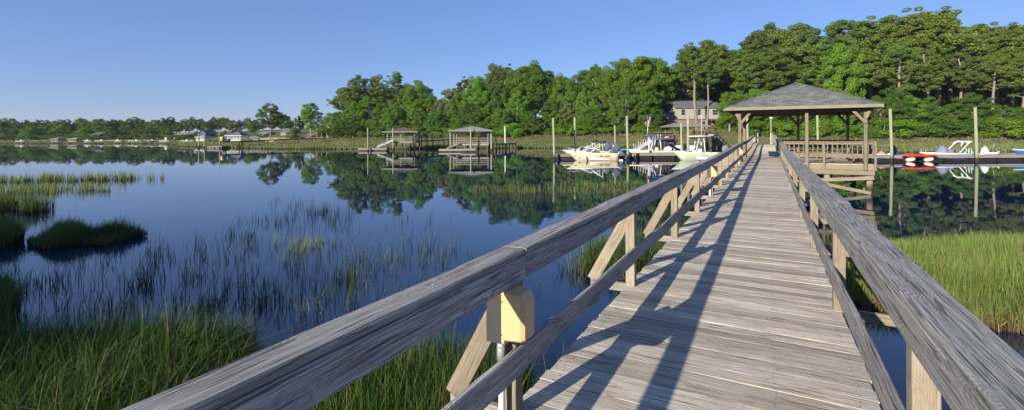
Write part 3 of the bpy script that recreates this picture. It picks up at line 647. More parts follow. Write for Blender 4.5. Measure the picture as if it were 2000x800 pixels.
# far shore
FS = [(-60, 234), (-40, 233), (-20, 233), (0, 232), (16, 234), (33, 238), (48, 238), (62, 240), (74, 236), (88, 236), (104, 237), (118, 235), (132, 233), (145, 240), (160, 234), (172, 236), (186, 239), (195, 233), (208, 238), (222, 236), (236, 236),
      (250, 233), (264, 231), (278, 234), (292, 237), (306, 233), (320, 233), (334, 231), (348, 238), (362, 233), (378, 233), (392, 232), (405, 234), (420, 233), (432, 232), (444, 235), (470, 234), (484, 233), (500, 233), (516, 238), (545, 236), (570, 235)]
for i, (px, yt) in enumerate(FS):
    k = 'widepine' if i % 3 == 0 else 'broad'; tree(k, px, random.uniform(246, 256), yt+random.uniform(-5, 1), random.choice(['leafD', 'pineD', 'leaf', 'leafD']), 1.25 if k == 'broad' else .9, 'far')
for i in range(34):
    px = -70+i*20+random.uniform(-5, 5); tree('low', px, random.uniform(262, 270), random.uniform(236, 241), random.choice(['leafD', 'pineD']), 1.6, 'far back')
for i in range(36):
    px = -60+i*16+random.uniform(-5, 5)
    if 336 < px < 384 or 390 < px < 404: continue
    tree('low', px, random.uniform(228, 240), random.uniform(243, 256), random.choice(['leaf', 'leafD', 'leafY' if i % 3 == 0 else 'leaf', 'leafD']), 1.5, 'far low')
for i in range(30):
    px = -60+i*19+random.uniform(-5, 5)
    tree('shrub', px, random.uniform(226, 230), random.uniform(261, 264), random.choice(['leafD', 'leaf']), 2.2, 'far shrub')
# trees on the bank behind the viewer: out of view, their shade lies on the left of the creek
for i, (x, y, h) in enumerate([(-25.5, -11, 11.5), (-32, -13, 13), (-37, -12, 15), (-45, -15, 17), (-54, -16, 18), (-48, -26, 20), (-62, -18, 18), (-60, -28, 20)]):
    o = tree('broad', 0, 10, 0, 'leafD', 1.1, z0=.6, zt=h); o.location = (x, y, .6)
    TREES[-1]['o']['label'] = 'broadleaf tree on the near bank out of the picture, shading the creek'; TREES[-1]['label'] = None; TREES[-1]['row'] = 'shade'; o['group'] = 'shade trees on the near bank'

LM = [(-200, 60, 'on the far shore beyond the reed strips'), (60, 125, 'above the first tiny pale shelter'), (125, 165, 'left of the far dark blue house'), (165, 205, 'above the far dark blue house'), (205, 265, 'between the blue house and the vine-green bushes'),
      (265, 332, 'left of the far long white house'), (332, 384, 'above the far long white house'), (384, 430, 'above the far grey gabled house'), (430, 476, 'above the grey-roofed shelter with white rails'), (476, 620, 'behind the lone wide pine on the lawn'),
      (620, 710, 'beside the pale green house'), (710, 760, 'behind the tall piles of the ramp float'), (760, 822, 'behind the brown-roofed dock shelter'), (822, 872, 'above the pier between dock shelters'), (872, 962, 'behind the grey-roofed dock shelter'), (962, 1050, 'above the bright garden plants'),
      (1050, 1130, 'behind the first two mooring piles'), (1130, 1210, 'behind the cream motorboats'), (1210, 1290, 'left of the two-storey brick house'), (1290, 1425, 'around the two-storey brick house'), (1425, 1500, 'left of the gazebo roof peak'), (1500, 1580, 'above the gazebo roof peak'),
      (1580, 1650, 'above the falling side of the gazebo roof'), (1650, 1725, 'above the end of the gazebo roof'), (1725, 1790, 'above the red kayak'), (1790, 1860, 'above the skiff with the folded frame'), (1860, 1930, 'above the tallest pile by the skiff'), (1930, 2300, 'above the blue-hulled boat')]
RW = {'front': '', 'understorey': 'low ', 'second row': 'half-hidden ', 'third row': 'hidden ', 'shrub': '', 'shrub back': 'half-hidden ', 'far': '', 'far back': 'half-hidden ', 'far low': 'low ', 'far shrub': ''}
GR = {'front': 'tall trees at the edge of the wood', 'understorey': 'lower trees at the foot of the wood', 'second row': 'trees in the second row of the wood', 'third row': 'trees deep in the wood', 'shrub': 'shrubs along the foot of the wood', 'shrub back': 'shrubs in the second row of the wood', 'far': 'trees on the far shore', 'far back': 'trees behind the far shore', 'far low': 'low trees on the far shore', 'far shrub': 'bushes on the far shore'}
ORD = ['', 'second ', 'third ', 'fourth ', 'fifth ', 'sixth ', 'seventh ', 'eighth ', 'ninth ']
bk = {}
for t in TREES:
    if t['row'] == 'shade': continue
    if t['label']: t['o']['label'] = t['label']; t['o']['group'] = 'trees round the lawn'; continue
    z = next(n for a, b_, n in LM if a <= t['px'] < b_); t['key'] = (z, t['kind'], t['mat'], t['row'], t['sparse']); bk.setdefault(t['key'], []).append(t)
for key, l in bk.items():
    l.sort(key=lambda t: t['px']); z, kd, mt, row, spr = key
    for i, t in enumerate(l):
        pos = '' if len(l) == 1 else (', leftmost such' if i == 0 else (', rightmost such' if i == len(l)-1 else ', %s such' % ORD[min(i, 8)].strip()))
        t['o']['label'] = '%s%s %s%s %s%s' % (RW[row], COLW[mt], 'sparse ' if spr else '', kd, z, pos); t['o']['group'] = GR[row]
# ================================================================== the boardwalk
def lift(Y): return .30*smooth((Y-38)/22)
def rh(Y): return 1.02+.13*smooth((Y-16)/15)
bw = thing('boardwalk', 'long weathered grey wooden boardwalk with handrails leading to the gazebo', 'boardwalk', (0, 0, DECK), -TH)
XL, XR = -1.42, .60
mb = MB(); Y = -1.6
random.seed(21)
while Y < 63.5:
    w_ = .141+random.uniform(-.003, .003); near = Y < 14
    z = lift(Y)-.019+random.gauss(0, .0008); a = random.gauss(0, .004) if near else 0
    r_ = random.gauss(0, .004) if near else 0
    mb.beam((XL+random.uniform(-.012, .010), Y+w_/2-a, z), (XR+.02+random.uniform(-.012, .012), Y+w_/2+a, z), w_, .038, ch=.0006, seg=6 if near else 1, wob=.0008 if near else 0, roll=r_)
    Y += w_+random.uniform(.003, .006)
deck = mb.build('deck', M['deck'], bw)
mb = MB(); Y = -.2
while Y < 13:
    for X in (-1.33, .03, .52):
        for k in (.035, .105):
            x, y = X+random.gauss(0, .008), Y+k+random.gauss(0, .006); r = random.uniform(.004, .0065)
            mb.add([(x+r*math.cos(a*1.05), y+r*math.sin(a*1.05), .0035) for a in range(6)], [(0, 1, 2, 3, 4, 5)])
    Y += .147
tag(mb.build('nails', M['nail'], bw), kind='stuff')
for X in (-1.34, -.45, .45):
    mb = MB(); Y = -1.5
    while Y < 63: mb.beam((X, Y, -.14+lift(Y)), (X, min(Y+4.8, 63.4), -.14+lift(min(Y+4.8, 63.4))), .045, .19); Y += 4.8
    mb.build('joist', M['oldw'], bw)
LP = [2.56+2.86*k-2.86*(k == -1)*0 for k in range(-1, 22)]; RP = [2.72+2.88*k for k in range(-1, 22)]
GX0, GX1, GY0, GY1 = .62, 4.85, 30.9, 37.0
def rails(side, y0, y1, first=False):
    """cap rail, face board and lower rail in board lengths that butt at the posts"""
    if side < 0: co_, ci, fx = -1.475, -1.315, -1.335
    else: co_, ci, fx = .705, .51, .53
    cx = (co_+ci)/2; wc = abs(co_-ci)
    js = [y0]; 
    nx = (2.62 if side < 0 else 1.45) if y0 < 0 else y0+4.3
    while nx < y1-1: js.append(nx); nx += 4.3
    js.append(y1)
    for a, b in zip(js, js[1:]):
        g = .003; m = MB(); dz = random.uniform(-.003, .003)
        za, zb = rh(a)+lift(a)+dz, rh(b)+lift(b)+dz
        m.beam((cx, a+g, za-.02), (cx, b-g, zb-.02), wc, .04, ch=.009, seg=16, wob=.0025 if a < 12 else .001)
        m.build('handrail', M['rail'], bw)
        m = MB(); m.beam((fx, a+g, za-.04-.074), (fx, b-g, zb-.04-.074), .04, .145, ch=.005, seg=16, wob=.002)
        m.build('face_board', M['rail'], bw)
        m = MB(); m.beam((fx+(.01 if side > 0 else .006), a+g, .445-.085+lift(a)+dz), (fx+(.01 if side > 0 else .006), b-g, .445-.085+lift(b)-dz), .04, .165, ch=.008, seg=16, wob=.004)
        m.build('lower_rail', M['rail'], bw)
scr = MB()
for side, ys in ((-1, [2.62, 6.92, 11.2]), (1, [1.45, 5.75, 10.05])):
    for yj in ys:
        for dy in (-.07, -.02, .025, .075):
            for k in range(2):
                r = .0045; X = (-1.355 if side < 0 else .55)+k*.05*(-1 if side < 0 else 1); y = yj+dy+random.gauss(0, .008); z = rh(yj)+.0035
                scr.add([(X+r*math.cos(a*1.05), y+r*math.sin(a*1.05), z) for a in range(6)], [(0, 1, 2, 3, 4, 5)])
                X = -1.3125 if side < 0 else .5075; z = rh(yj)-.08-k*.07
                scr.add([(X, y+r*math.cos(a*1.05), z+r*math.sin(a*1.05)) for a in range(6)], [(0, 1, 2, 3, 4, 5)])
tag(scr.build('rail_screws', M['nail'], bw), kind='stuff')
rails(-1, -1.5, 30.5); rails(-1, 30.7, 62.5)
rails(1, -1.5, 30.8); rails(1, 37.1, 62.5)
def post(X, Y, side, brace=True, w_=.10):
    m = MB(); z = lift(Y); t = rh(Y)+z-.045
    m.beam((X, Y, -.30+z), (X, Y, t), w_, w_, up=(0, 1, 0), ch=.004); m.build('post', M['post'], bw)
    if brace and Y < 60:
        m = MB(); xo = X+side*.50
        m.beam((X-side*.2, Y+.075, z-.06), (xo, Y+.075, z-.06), .045, .10, ch=.003); m.build('outrigger', M['greyw'] if side < 0 else M['post'], bw)
        m = MB(); m.beam((xo-side*.02, Y+.075, z-.02), (X+side*.045, Y+.075, t-.20), .045, .13, up=(0, 1, 0), ch=.003, roll=R(90)); m.build('brace', M['post'], bw)
for i, Y in enumerate(LP): post(-1.385, Y, -1, True)
for i, Y in enumerate(RP):
    if Y < 30 or Y > 37.5: post(.60, Y, 1, Y < 29)
for k in range(0, 21):
    Y = 1.2+k*3.05
    for X in (-1.15, .38):
        m = MB(); m.tube([(X, Y, -DECK-.5), (X, Y, -.24+lift(Y))], .11, 10); m.build('pile', M['pilew'], bw)
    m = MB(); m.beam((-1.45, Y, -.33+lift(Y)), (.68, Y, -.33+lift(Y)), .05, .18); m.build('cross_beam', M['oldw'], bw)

# beige boxes on the posts
def ubox(Y, label, big=1.0, z0=.50, z1=.83):
    X, z = -1.385, lift(Y)
    o = thing('utility_box', label, 'utility box', (*W(X-.045, Y), DECK+z), -TH, 'beige utility boxes on the boardwalk posts')
    # box faces back along the boardwalk: -Y side of the post
    m = MB(); m.box(-.045, .075, -.155, -.052, z0+.0, z1-.005, ch=.004); m.build('back_plate', M['black'], o)
    m = MB()
    hw = .085
    def ring(y, x0, x1, a, b, c=.02):
        return [(x0+c, y, a), (x1-c, y, a), (x1, y, a+c), (x1, y, b-c), (x1-c, y, b), (x0+c, y, b), (x0, y, b-c), (x0, y, a+c)]
    # hood bulges towards the walkway (+X)
    def rx(x, y0, y1, a, b, c=.012): return [(x, y0+c, a), (x, y1-c, a), (x, y1, a+c), (x, y1, b-c), (x, y1-c, b), (x, y0+c, b), (x, y0, b-c), (x, y0, a+c)]
    m.loft([rx(.062, -.162, -.045, z0+.0, z1), rx(.08, -.165, -.042, z0+.0, z1+.002), rx(.088, -.180, -.032, z0+.03, z1-.002), rx(.195, -.178, -.034, z0+.04, z1-.02), rx(.218, -.165, -.046, z0+.05, z1-.06)], smooth=False)
    m.build('cover', M['tan'], o)
    m = MB(); m.tube([(.035, -.115, z0+.01), (.035, -.115, z0-.03)], .022, 10); m.build('conduit_fitting', M['pvc'], o)
    m = MB(); m.tube([(.035, -.115, z0-.025), (.035, -.115, z0-.11)], .026, 10); m.build('coupling', M['greypvc'], o)
    m = MB(); m.tube([(.035, -.115, z0-.10), (.035, -.115, -.9)], .018, 10); m.build('conduit', M['pvc'], o)
    m = MB()
    for zz in (z0+.06, z1-.08): m.tube([(.066, -.168, zz), (.066, -.160, zz)], .004, 6)
    m.build('screws', M['nail'], o)
ubox(LP[1],  'large beige utility box on the nearest visible post below the handrail, white conduit under it')
ubox(LP[5], 'beige utility box about five posts down the boardwalk, small against the moored boats')
ubox(LP[10], 'beige utility box on the post just before the gazebo')
ubox(LP[19], 'tiny beige utility box near the far end of the boardwalk beyond the gazebo')
# far end: gate posts, hose, yellow planks
o = thing('gangway_gate', 'white gangway posts with pale wooden boards at the far end of the boardwalk', 'gate', (*W(0, 62.6), DECK+.3), -TH)
for X in (-1.1, .22):
    m = MB(); m.tube([(X, 0, -.2), (X, 0, 1.35)], .035, 8); m.build('gate_post', M['pvc'], o)
    m = MB(); m.tube([(X, .05, .35), (X-.15*(1 if X < 0 else -1), -.5, .05)], .03, 6); m.build('stay', M['pvc'], o)
m = MB(); m.box(.32, .62, -.05, .0, .2, 1.15); m.build('board', M['fasc'], o)
m = MB(); m.box(.34, .44, .05, .15, -.2, 1.25); m.build('board_post', M['post'], o)
o = thing('garden_hose', 'coiled green hose hanging on the far left end of the boardwalk rail', 'hose', (*W(-1.25, 61.2), DECK+.3), -TH); m = MB()
for k in range(4):
    m.tube([(.06*math.cos(a)*0+.02*k, .34*math.cos(a), .72+.42*math.sin(a)) for a in np.linspace(0, 6.28, 18)], .02, 6)
m.build('hose_coil', M['greenp'], o)

# ================================================================== gazebo
gz_ = thing('gazebo', 'square open wooden gazebo with grey-green shingle hip roof over the boardwalk side deck', 'gazebo', (0, 0, DECK), -TH)
random.seed(5)
mb = MB(); X = GX0+.02
Y = GY0
while Y < GY1: mb.beam((GX0+.02, Y+.07, -.019), (GX1, Y+.07, -.019), .14, .038, ch=.003); Y += .146
mb.build('platform_deck', M['deck'], gz_)
for nme, a, b, w_, h_ in (('fascia_board', (GX0, GY0-.03, -.17), (GX1+.03, GY0-.03, -.17), .045, .24), ('fascia_board', (GX1+.03, GY0, -.17), (GX1+.03, GY1, -.17), .045, .24), ('fascia_board', (GX0, GY1, -.17), (GX1+.03, GY1, -.17), .045, .24),
                        ('girder', (-.9, GY0-.08, -.43), (GX1+.02, GY0-.08, -.43), .05, .26), ('girder', (GX0-.4, GY1-.3, -.43), (GX1, GY1-.3, -.43), .05, .26)):
    m = MB(); m.beam(a, b, w_, h_); m.build(nme, M['gzw'], gz_)
for X in np.arange(1.2, 4.9, .6):
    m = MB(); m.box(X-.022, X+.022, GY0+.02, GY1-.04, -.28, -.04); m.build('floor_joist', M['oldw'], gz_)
for X in (.9, 2.8, 4.68):
    for Y in (GY0+.12, GY1-.45):
        m = MB(); m.tube([(X, Y, -DECK-.6), (X, Y, -.30 if Y > 35 else -.56)], .145, 12); m.build('pile', M['pilew'], gz_)
m = MB(); m.beam((1.0, GY0-.13, -1.02), (4.83, GY0-.13, -.68), .045, .19); m.build('diagonal_brace', M['gzw'], gz_)
m = MB(); m.beam((1.9, GY0-.08, -.95), (4.72, GY0+.0, -1.50), .045, .17); m.build('diagonal_brace', M['gzw'], gz_)
m = MB(); m.beam((2.2, GY1-.5, -1.35), (4.7, GY1-.5, -.6), .04, .15); m.build('diagonal_brace', M['oldw'], gz_)
m = MB(); m.tube([(2.6, GY0+.4, -1.75), (4.5, GY0+.2, -.68)], .018, 6); m.build('tie_rod', M['oldw'], gz_)
m = MB(); m.tube([(3.9, GY0+.0, -1.53), (3.9, GY0+.34, -1.53)], .12, 10); m.build('spacer_block', M['pilew'], gz_)
EV = 3.0
posts = [(-1.47, 30.62), (1.85, 30.75), (4.47, 30.75), (-1.47, 36.6), (1.72, 36.6), (4.42, 36.6)]
for X, Y in posts:
    m = MB(); m.box(X-.075, X+.075, Y-.075, Y+.075, -.3, EV-.2, ch=.006); m.build('roof_post', M['gzw'] if Y < 33 else M['gzw'], gz_)
for a, b in (((-1.75, 30.70, EV-.1), (4.8, 30.70, EV-.1)), ((-1.75, 36.6, EV-.1), (4.8, 36.6, EV-.1)), ((-1.47, 30.79, EV-.1), (-1.47, 36.5, EV-.1)), ((4.45, 30.79, EV-.1), (4.45, 36.5, EV-.1))):
    m = MB(); m.beam(a, b, .12, .2); m.build('roof_beam', M['gzw'], gz_)
for X, Y, dx, dy in ((-1.47, 30.70, 1, 0), (-1.47, 30.70, -.35, 0), (-1.47, 30.62, 0, 1), (4.47, 30.70, -1, 0), (4.47, 30.70, .3, 0), (4.45, 30.79, 0, 1), (4.42, 36.6, -1, 0), (4.42, 36.5, 0, -1), (1.72, 36.6, -1, 0), (1.72, 36.6, 1, 0), (-1.47, 36.6, 1, 0), (-1.47, 36.5, 0, -1)):
    k = .55; m = MB(); m.beam((X, Y-.09 if dy == 0 else Y, EV-.2-.62*(1 if abs(dx) > .5 or dy else .6)), (X+dx*k, Y-.09+dy*k if dy == 0 else Y+dy*k, EV-.14), .04, .14); m.build('knee_brace', M['gzw'], gz_)
RX0, RX1, RY0, RY1 = -2.19, 5.12, 30.1, 37.5
PKZ = 4.74; pk = (1.52, 33.8)
def hip(parent, x0, x1, y0, y1, ze, zp, pk, mat, fmat, fh=.16, th=.05):
    m = MB(); c = [(x0, y0), (x1, y0), (x1, y1), (x0, y1)]; px_, py_ = pk
    for i in range(4):
        a, b = c[i], c[(i+1) % 4]; L = math.dist(a, b); mid = ((a[0]+b[0])/2, (a[1]+b[1])/2); H = math.hypot(math.dist(mid, pk), zp-ze)
        vs = [(a[0], a[1], ze), (b[0], b[1], ze), (px_, py_, zp)]
        m.add(vs, [(0, 1, 2)], [[(i*40, 0), (i*40+L, 0), (i*40+L/2, H)]])
    m.build('roof_shingles', mat, parent)
    m = MB()
    for i in range(4):
        a, b = c[i], c[(i+1) % 4]
        m.add([(a[0], a[1], ze-.02), (b[0], b[1], ze-.02), (px_, py_, zp-.12)], [(2, 1, 0)])
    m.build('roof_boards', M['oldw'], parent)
    for i in range(4):
        a, b = c[i], c[(i+1) % 4]; m = MB(); d = Vector((b[0]-a[0], b[1]-a[1], 0)).normalized()*.022
        m.beam((a[0]-d.x*(1 if i % 2 == 0 else -1), a[1]-d.y*(1 if i % 2 == 0 else -1), ze-fh/2-.004), (b[0]+d.x*(1 if i % 2 == 0 else -1), b[1]+d.y*(1 if i % 2 == 0 else -1), ze-fh/2-.004), .04, fh); m.build('roof_fascia', fmat, parent)
    for a in c:
        m = MB(); m.beam((a[0], a[1], ze+.004), (px_, py_, zp+.004), .16, .02); m.build('ridge_cap', mat, parent)
hip(gz_, RX0, RX1, RY0, RY1, EV+.15, PKZ, pk, M['shingle'], M['fasc'], .17)
for i in range(5):
    for s_ in (0, 1):
        m = MB(); X = RX0+.3+i*1.6
        m.beam((X, RY0+.05 if s_ == 0 else RY1-.05, EV+.03), (pk[0]+(X-pk[0])*.15, pk[1], PKZ-.30), .04, .13); m.build('rafter', M['oldw'], gz_)
def railing(parent, a, b, zt=1.2, n=18, posts_=(0, 1), mat=M['gzw'], down=.3, bal=.045):
    a, b = Vector(a), Vector(b); d = (b-a); L = d.length; d.normalize()
    def at_(t, z): p = a+(b-a)*t; return (p.x, p.y, z)
    m = MB(); m.beam(at_(0, zt-.02), at_(1, zt-.02), .15, .035); m.build('rail_cap', mat, parent)
    m = MB(); m.beam(at_(0, zt-.105), at_(1, zt-.105), .035, .125); m.build('upper_rail', mat, parent)
    m = MB(); m.beam(at_(0, zt-.76), at_(1, zt-.76), .035, .20); m.build('lower_rail', mat, parent)
    o_ = Vector((d.y, -d.x, 0))*.042
    for i in range(n):
        t = (i+.5)/n; p = a+(b-a)*t+o_; m = MB(); m.box(p.x-bal/2, p.x+bal/2, p.y-bal/2, p.y+bal/2, zt-.86, zt-.042); m.build('baluster', mat, parent)
    for t in posts_:
        p = a+(b-a)*t+o_*2.1; m = MB(); m.box(p.x-.05, p.x+.05, p.y-.05, p.y+.05, -down, zt-.042); m.build('newel_post', mat, parent)
railing(gz_, (.70, GY0-.02, 0), (4.92, GY0-.02, 0), 1.22, 19, (.46, .90, .995))
railing(gz_, (4.92, GY0+.1, 0), (4.92, GY1-.05, 0), 1.22, 22, (.33, .66, .99), mat=M['beamw'])
railing(gz_, (4.85, GY1, 0), (.80, GY1, 0), 1.22, 18, (.33, .66), mat=M['beamw'])
# built-in benches with sloped backs
for a, b in (((1.2, GY1-.55), (4.3, GY1-.55)), ((4.25, GY0+.9), (4.25, GY1-.9))):
    hz = a[1] == b[1]; o = thing('bench', 'brown wooden bench %s the gazebo' % ('along the rear rail inside' if hz else 'along the outer side rail inside'), 'bench', (*W(*a), DECK), -TH)
    L = math.dist(a, b)
    for k in range(3):
        m = MB()
        if hz: m.beam((0, -.12+k*.15, .45), (L, -.12+k*.15, .45), .14, .035)
        else: m.beam((-.12+k*.15, 0, .45), (-.12+k*.15, L, .45), .14, .035)
        m.build('seat_board', M['beamw'], o)
    for k in range(3):
        m = MB(); zz = .62+k*.2; q = .26+k*.04
        if hz: m.beam((0, q, zz), (L, q, zz), .03, .15)
        else: m.beam((q, 0, zz), (q, L, zz), .03, .15)
        m.build('back_board', M['oldw'], o)
    for t in (.1, .5, .9):
        m = MB()
        if hz: m.beam((L*t, -.1, .0), (L*t, -.1, .43), .09, .09, up=(0, 1, 0)); m.beam((L*t, .34, .0), (L*t, .34, 1.08), .05, .09, up=(0, 1, 0))
        else: m.beam((-.1, L*t, .0), (-.1, L*t, .43), .09, .09, up=(0, 1, 0)); m.beam((.34, L*t, .0), (.34, L*t, 1.08), .05, .09, up=(0, 1, 0))
        m.build('leg', M['beamw'], o)

# ================================================================== mooring piles
def pile(px, yt, D, r, label, mat='pile', lean=.018, name='mooring_pile', cat='pile', z0=-.8, cap=False):
    zt = CAMZ-(yt-hor(px))*D/F; b = G(px, D, 0); o = MB()
    o.tube([(0, 0, z0), (-lean*zt*.3, 0, zt*.3), (-lean*zt*.7, .0, zt*.7), (-lean*zt, 0, zt)], [r, r*.98, r*.93, r*.88], 12)
    ob = o.build(name, M[mat], None, (b.x, b.y, 0)); tag(ob, label, cat, 'tall mooring piles'); return ob
pile(1742, 213, 52.4, .155, 'tall greenish mooring pile just right of the gazebo roof end', lean=.03)
pile(1908, 210, 51.3, .155, 'tall greenish mooring pile right of the skiff with the folded frame', lean=.03)
pile(1598, 205, 57, .14, 'greenish pile seen between the gazebo posts, beside the light post')
pile(1461, 205, 60, .15, 'greenish pile rising behind the left gazebo post')
pile(1083, 231, 59.2, .15, 'greenish mooring pile at the end of the cream boats dock', lean=.03)
pile(1124, 229.5, 62.5, .14, 'greenish pile standing between the two cream motorboats')
pile(1202, 246, 72, .12, 'shorter pile behind the turquoise kayak')
pile(1227, 227, 58.2, .16, 'greenish mooring pile at the outboard motors of the cream boats', lean=.03)
pile(1331.5, 241, 62.6, .15, 'shorter of the two piles before the small boat shelter')
pile(1344, 225, 61.9, .17, 'taller of the two piles before the small boat shelter', lean=0)
pile(1268, 268, 66, .09, 'short white-topped pile beside the white gangway', 'pvc')
pile(719, 250, 92.5, .13, 'pile at the outer end of the ramp float')
pile(768, 250, 92.5, .13, 'pile rising beside the brown-roofed shelter ramp')
pile(880, 253, 88.5, .14, 'pile at the left corner of the grey-roofed shelter')
pile(920, 251.5, 87, .15, 'pile in front of the middle of the grey-roofed shelter')
pile(960, 262, 86, .17, 'short thick pile off the right side of the grey-roofed shelter')
pile(969, 270, 92, .14, 'stubby pile beside the pier right of the grey-roofed shelter')
pile(987, 247, 100, .13, 'pale grey post standing on the pier beyond the grey-roofed shelter', 'pvc')
pile(388.5, 262, 116, .14, 'first of two thin piles left of the far pier head')
pile(399.5, 262, 116, .13, 'second of two thin piles, nearer the far pier head')
pile(429, 252, 113, .12, 'tall thin pile at the far pier head with the yellow tank')
b = G(1506, 63, 0); o = thing('lamp_post', 'thin pale lamp post seen through the gazebo above the far end of the boardwalk', 'lamp post', (b.x, b.y, 0))
m = MB(); m.tube([(0, 0, -.7), (0, 0, 5.1)], .07, 8); m.build('pole', M['pile'], o)
m = MB(); m.loft([sup(0, 0, 5.1, .3, .3, 'z'), sup(0, 0, 5.25, .42, .42, 'z'), sup(0, 0, 5.32, .2, .2, 'z')]); m.build('lamp_head', M['pvc'], o)

# ================================================================== docks
def fdock(label, x0, x1, y0, y1, zt=.62, rz=0, loc=(0, 0), mat='greyw', group='floating docks', skirt=.30):
    o = thing('floating_dock', label, 'floating dock', (*loc, 0), rz, group)
    m = MB(); x = x0
    while x < x1-.02: m.beam((x+.07, y0, zt-.02), (x+.07, y1, zt-.02), .135, .04, ch=.003); x += .146
    m.build('deck_boards', M[mat], o)
    m = MB(); n = max(1, round((x1-x0)/4.5)); L = (x1-x0)/n
    for k in range(n):
        m.beam((x0+k*L+.01, y0-.022, zt-.17), (x0+(k+1)*L-.01, y0-.022, zt-.17), .04, skirt); m.beam((x0+k*L+.01, y1+.022, zt-.17), (x0+(k+1)*L-.01, y1+.022, zt-.17), .04, skirt)
    m.beam((x0-.02, y0, zt-.17), (x0-.02, y1, zt-.17), .04, skirt); m.beam((x1+.02, y0, zt-.17), (x1+.02, y1, zt-.17), .04, skirt)
    m.build('side_boards', M[mat], o)
    n = max(2, round((x1-x0)/3)); L = (x1-x0)/n
    for k in range(n): m = MB(); m.box(x0+k*L+.15, x0+(k+1)*L-.15, y0+.08, y1-.08, -.25, zt-.32); m.build('float', M['dark'], o)
    return o
b0 = G(1084, 59.9); b1 = G(1238, 59.9)
fdock('weathered floating dock behind the two cream motorboats', 0, b1.x-b0.x, 0, 2.2, .66, 0, (b0.x, b0.y))
b0 = G(1231, 60.0); fdock('longer floating dock before the two centre-console boats', 0, 17.5, 0, 2.2, .72, R(2), (b0.x, b0.y))
b0 = G(1178, 68); fdock('floating dock under the turquoise kayak', 0, 7.5, 0, 1.8, .75, 0, (b0.x, b0.y))
b0 = G(1690, 52.9); fdock('long floating dock right of the gazebo with the red kayak', -3, 27, 0, 2.4, .66, R(1.2), (b0.x, b0.y))
b0 = G(1560, 56); fdock('floating dock part seen below the gazebo rails', -4.5, 4.0, 0, 2.4, .66, R(2), (b0.x, b0.y))

# ================================================================== boats
def hull(L, B, H, draft=.35, bow=1.4, n=16):
    st = []
    for i in range(n+1):
        t = i/n; bb = B/2*(1-max(0, (t-.35)/.65)**2.3)*(1-.04*(1-t)); bb = max(bb, .02); zs = H*(1+.28*t*t); zk = -draft+(draft+H*.55)*max(0, (t-.72)/.28)**1.8
        x = -L/2+L*t; xr = x-(bow*.55*(t**6)); zc = zk+(draft*.75)*(1-.2*t)+.05; cb = bb*(.86-.25*t)
        st.append([(xr, 0, zk), (xr+(x-xr)*.3, cb, min(zc, zs-.1)), (x, bb, zs), (xr+(x-xr)*.3, -cb, min(zc, zs-.1)), (x, -bb, zs)])
    return st
def hullmesh(o, L, B, H, mat, inner='white', n=16, draft=.3, well=True, name='hull'):
    st = hull(L, B, H, draft, n=n); m = MB(); vs = [p for s_ in st for p in s_]; fs = []
    for j in range(n):
        a, b = j*5, (j+1)*5; fs += [(a, b, b+1, a+1), (a+1, b+1, b+2, a+2), (a+3, b+3, b, a), (a+4, b+4, b+3, a+3)]
    fs += [(0, 1, 2, 4, 3)]
    m.add(vs, fs, smooth=True); m.build(name, M[mat], o)
    m = MB(); k = int(n*.62); vs = []; fs = []
    for s_ in st:
        x, y, z = s_[2]; yi = max(0.005, y-.16); 
        vs += [(x, y+.03, z-.06), (x, y+.03, z+.02), (x, yi, z+.03), (x, -yi, z+.03), (x, -y-.03, z+.02), (x, -y-.03, z-.06)]
    for j in range(n):
        a, b = j*6, (j+1)*6
        for q in range(5):
            if q == 2 and well and 0 < j < k: continue
            fs.append((a+q, b+q, b+q+1, a+q+1))
    fs.append((0, 1, 2, 3, 4, 5)); m.add(vs, fs); m.build('gunwale', M[inner], o)
    if well:
        m = MB(); a = -L/2+L/n; b = -L/2+L*k/n; y = B/2-.2; zf = .12; m.add([(a, -y, zf), (b, -y, zf), (b, y, zf), (a, y, zf), (a, -y, H), (b, -y, H+.1), (b, y, H+.1), (a, y, H)], [(0, 1, 2, 3), (0, 4, 5, 1), (1, 5, 6, 2), (2, 6, 7, 3), (3, 7, 4, 0)]); m.build('cockpit', M[inner], o)
    return st
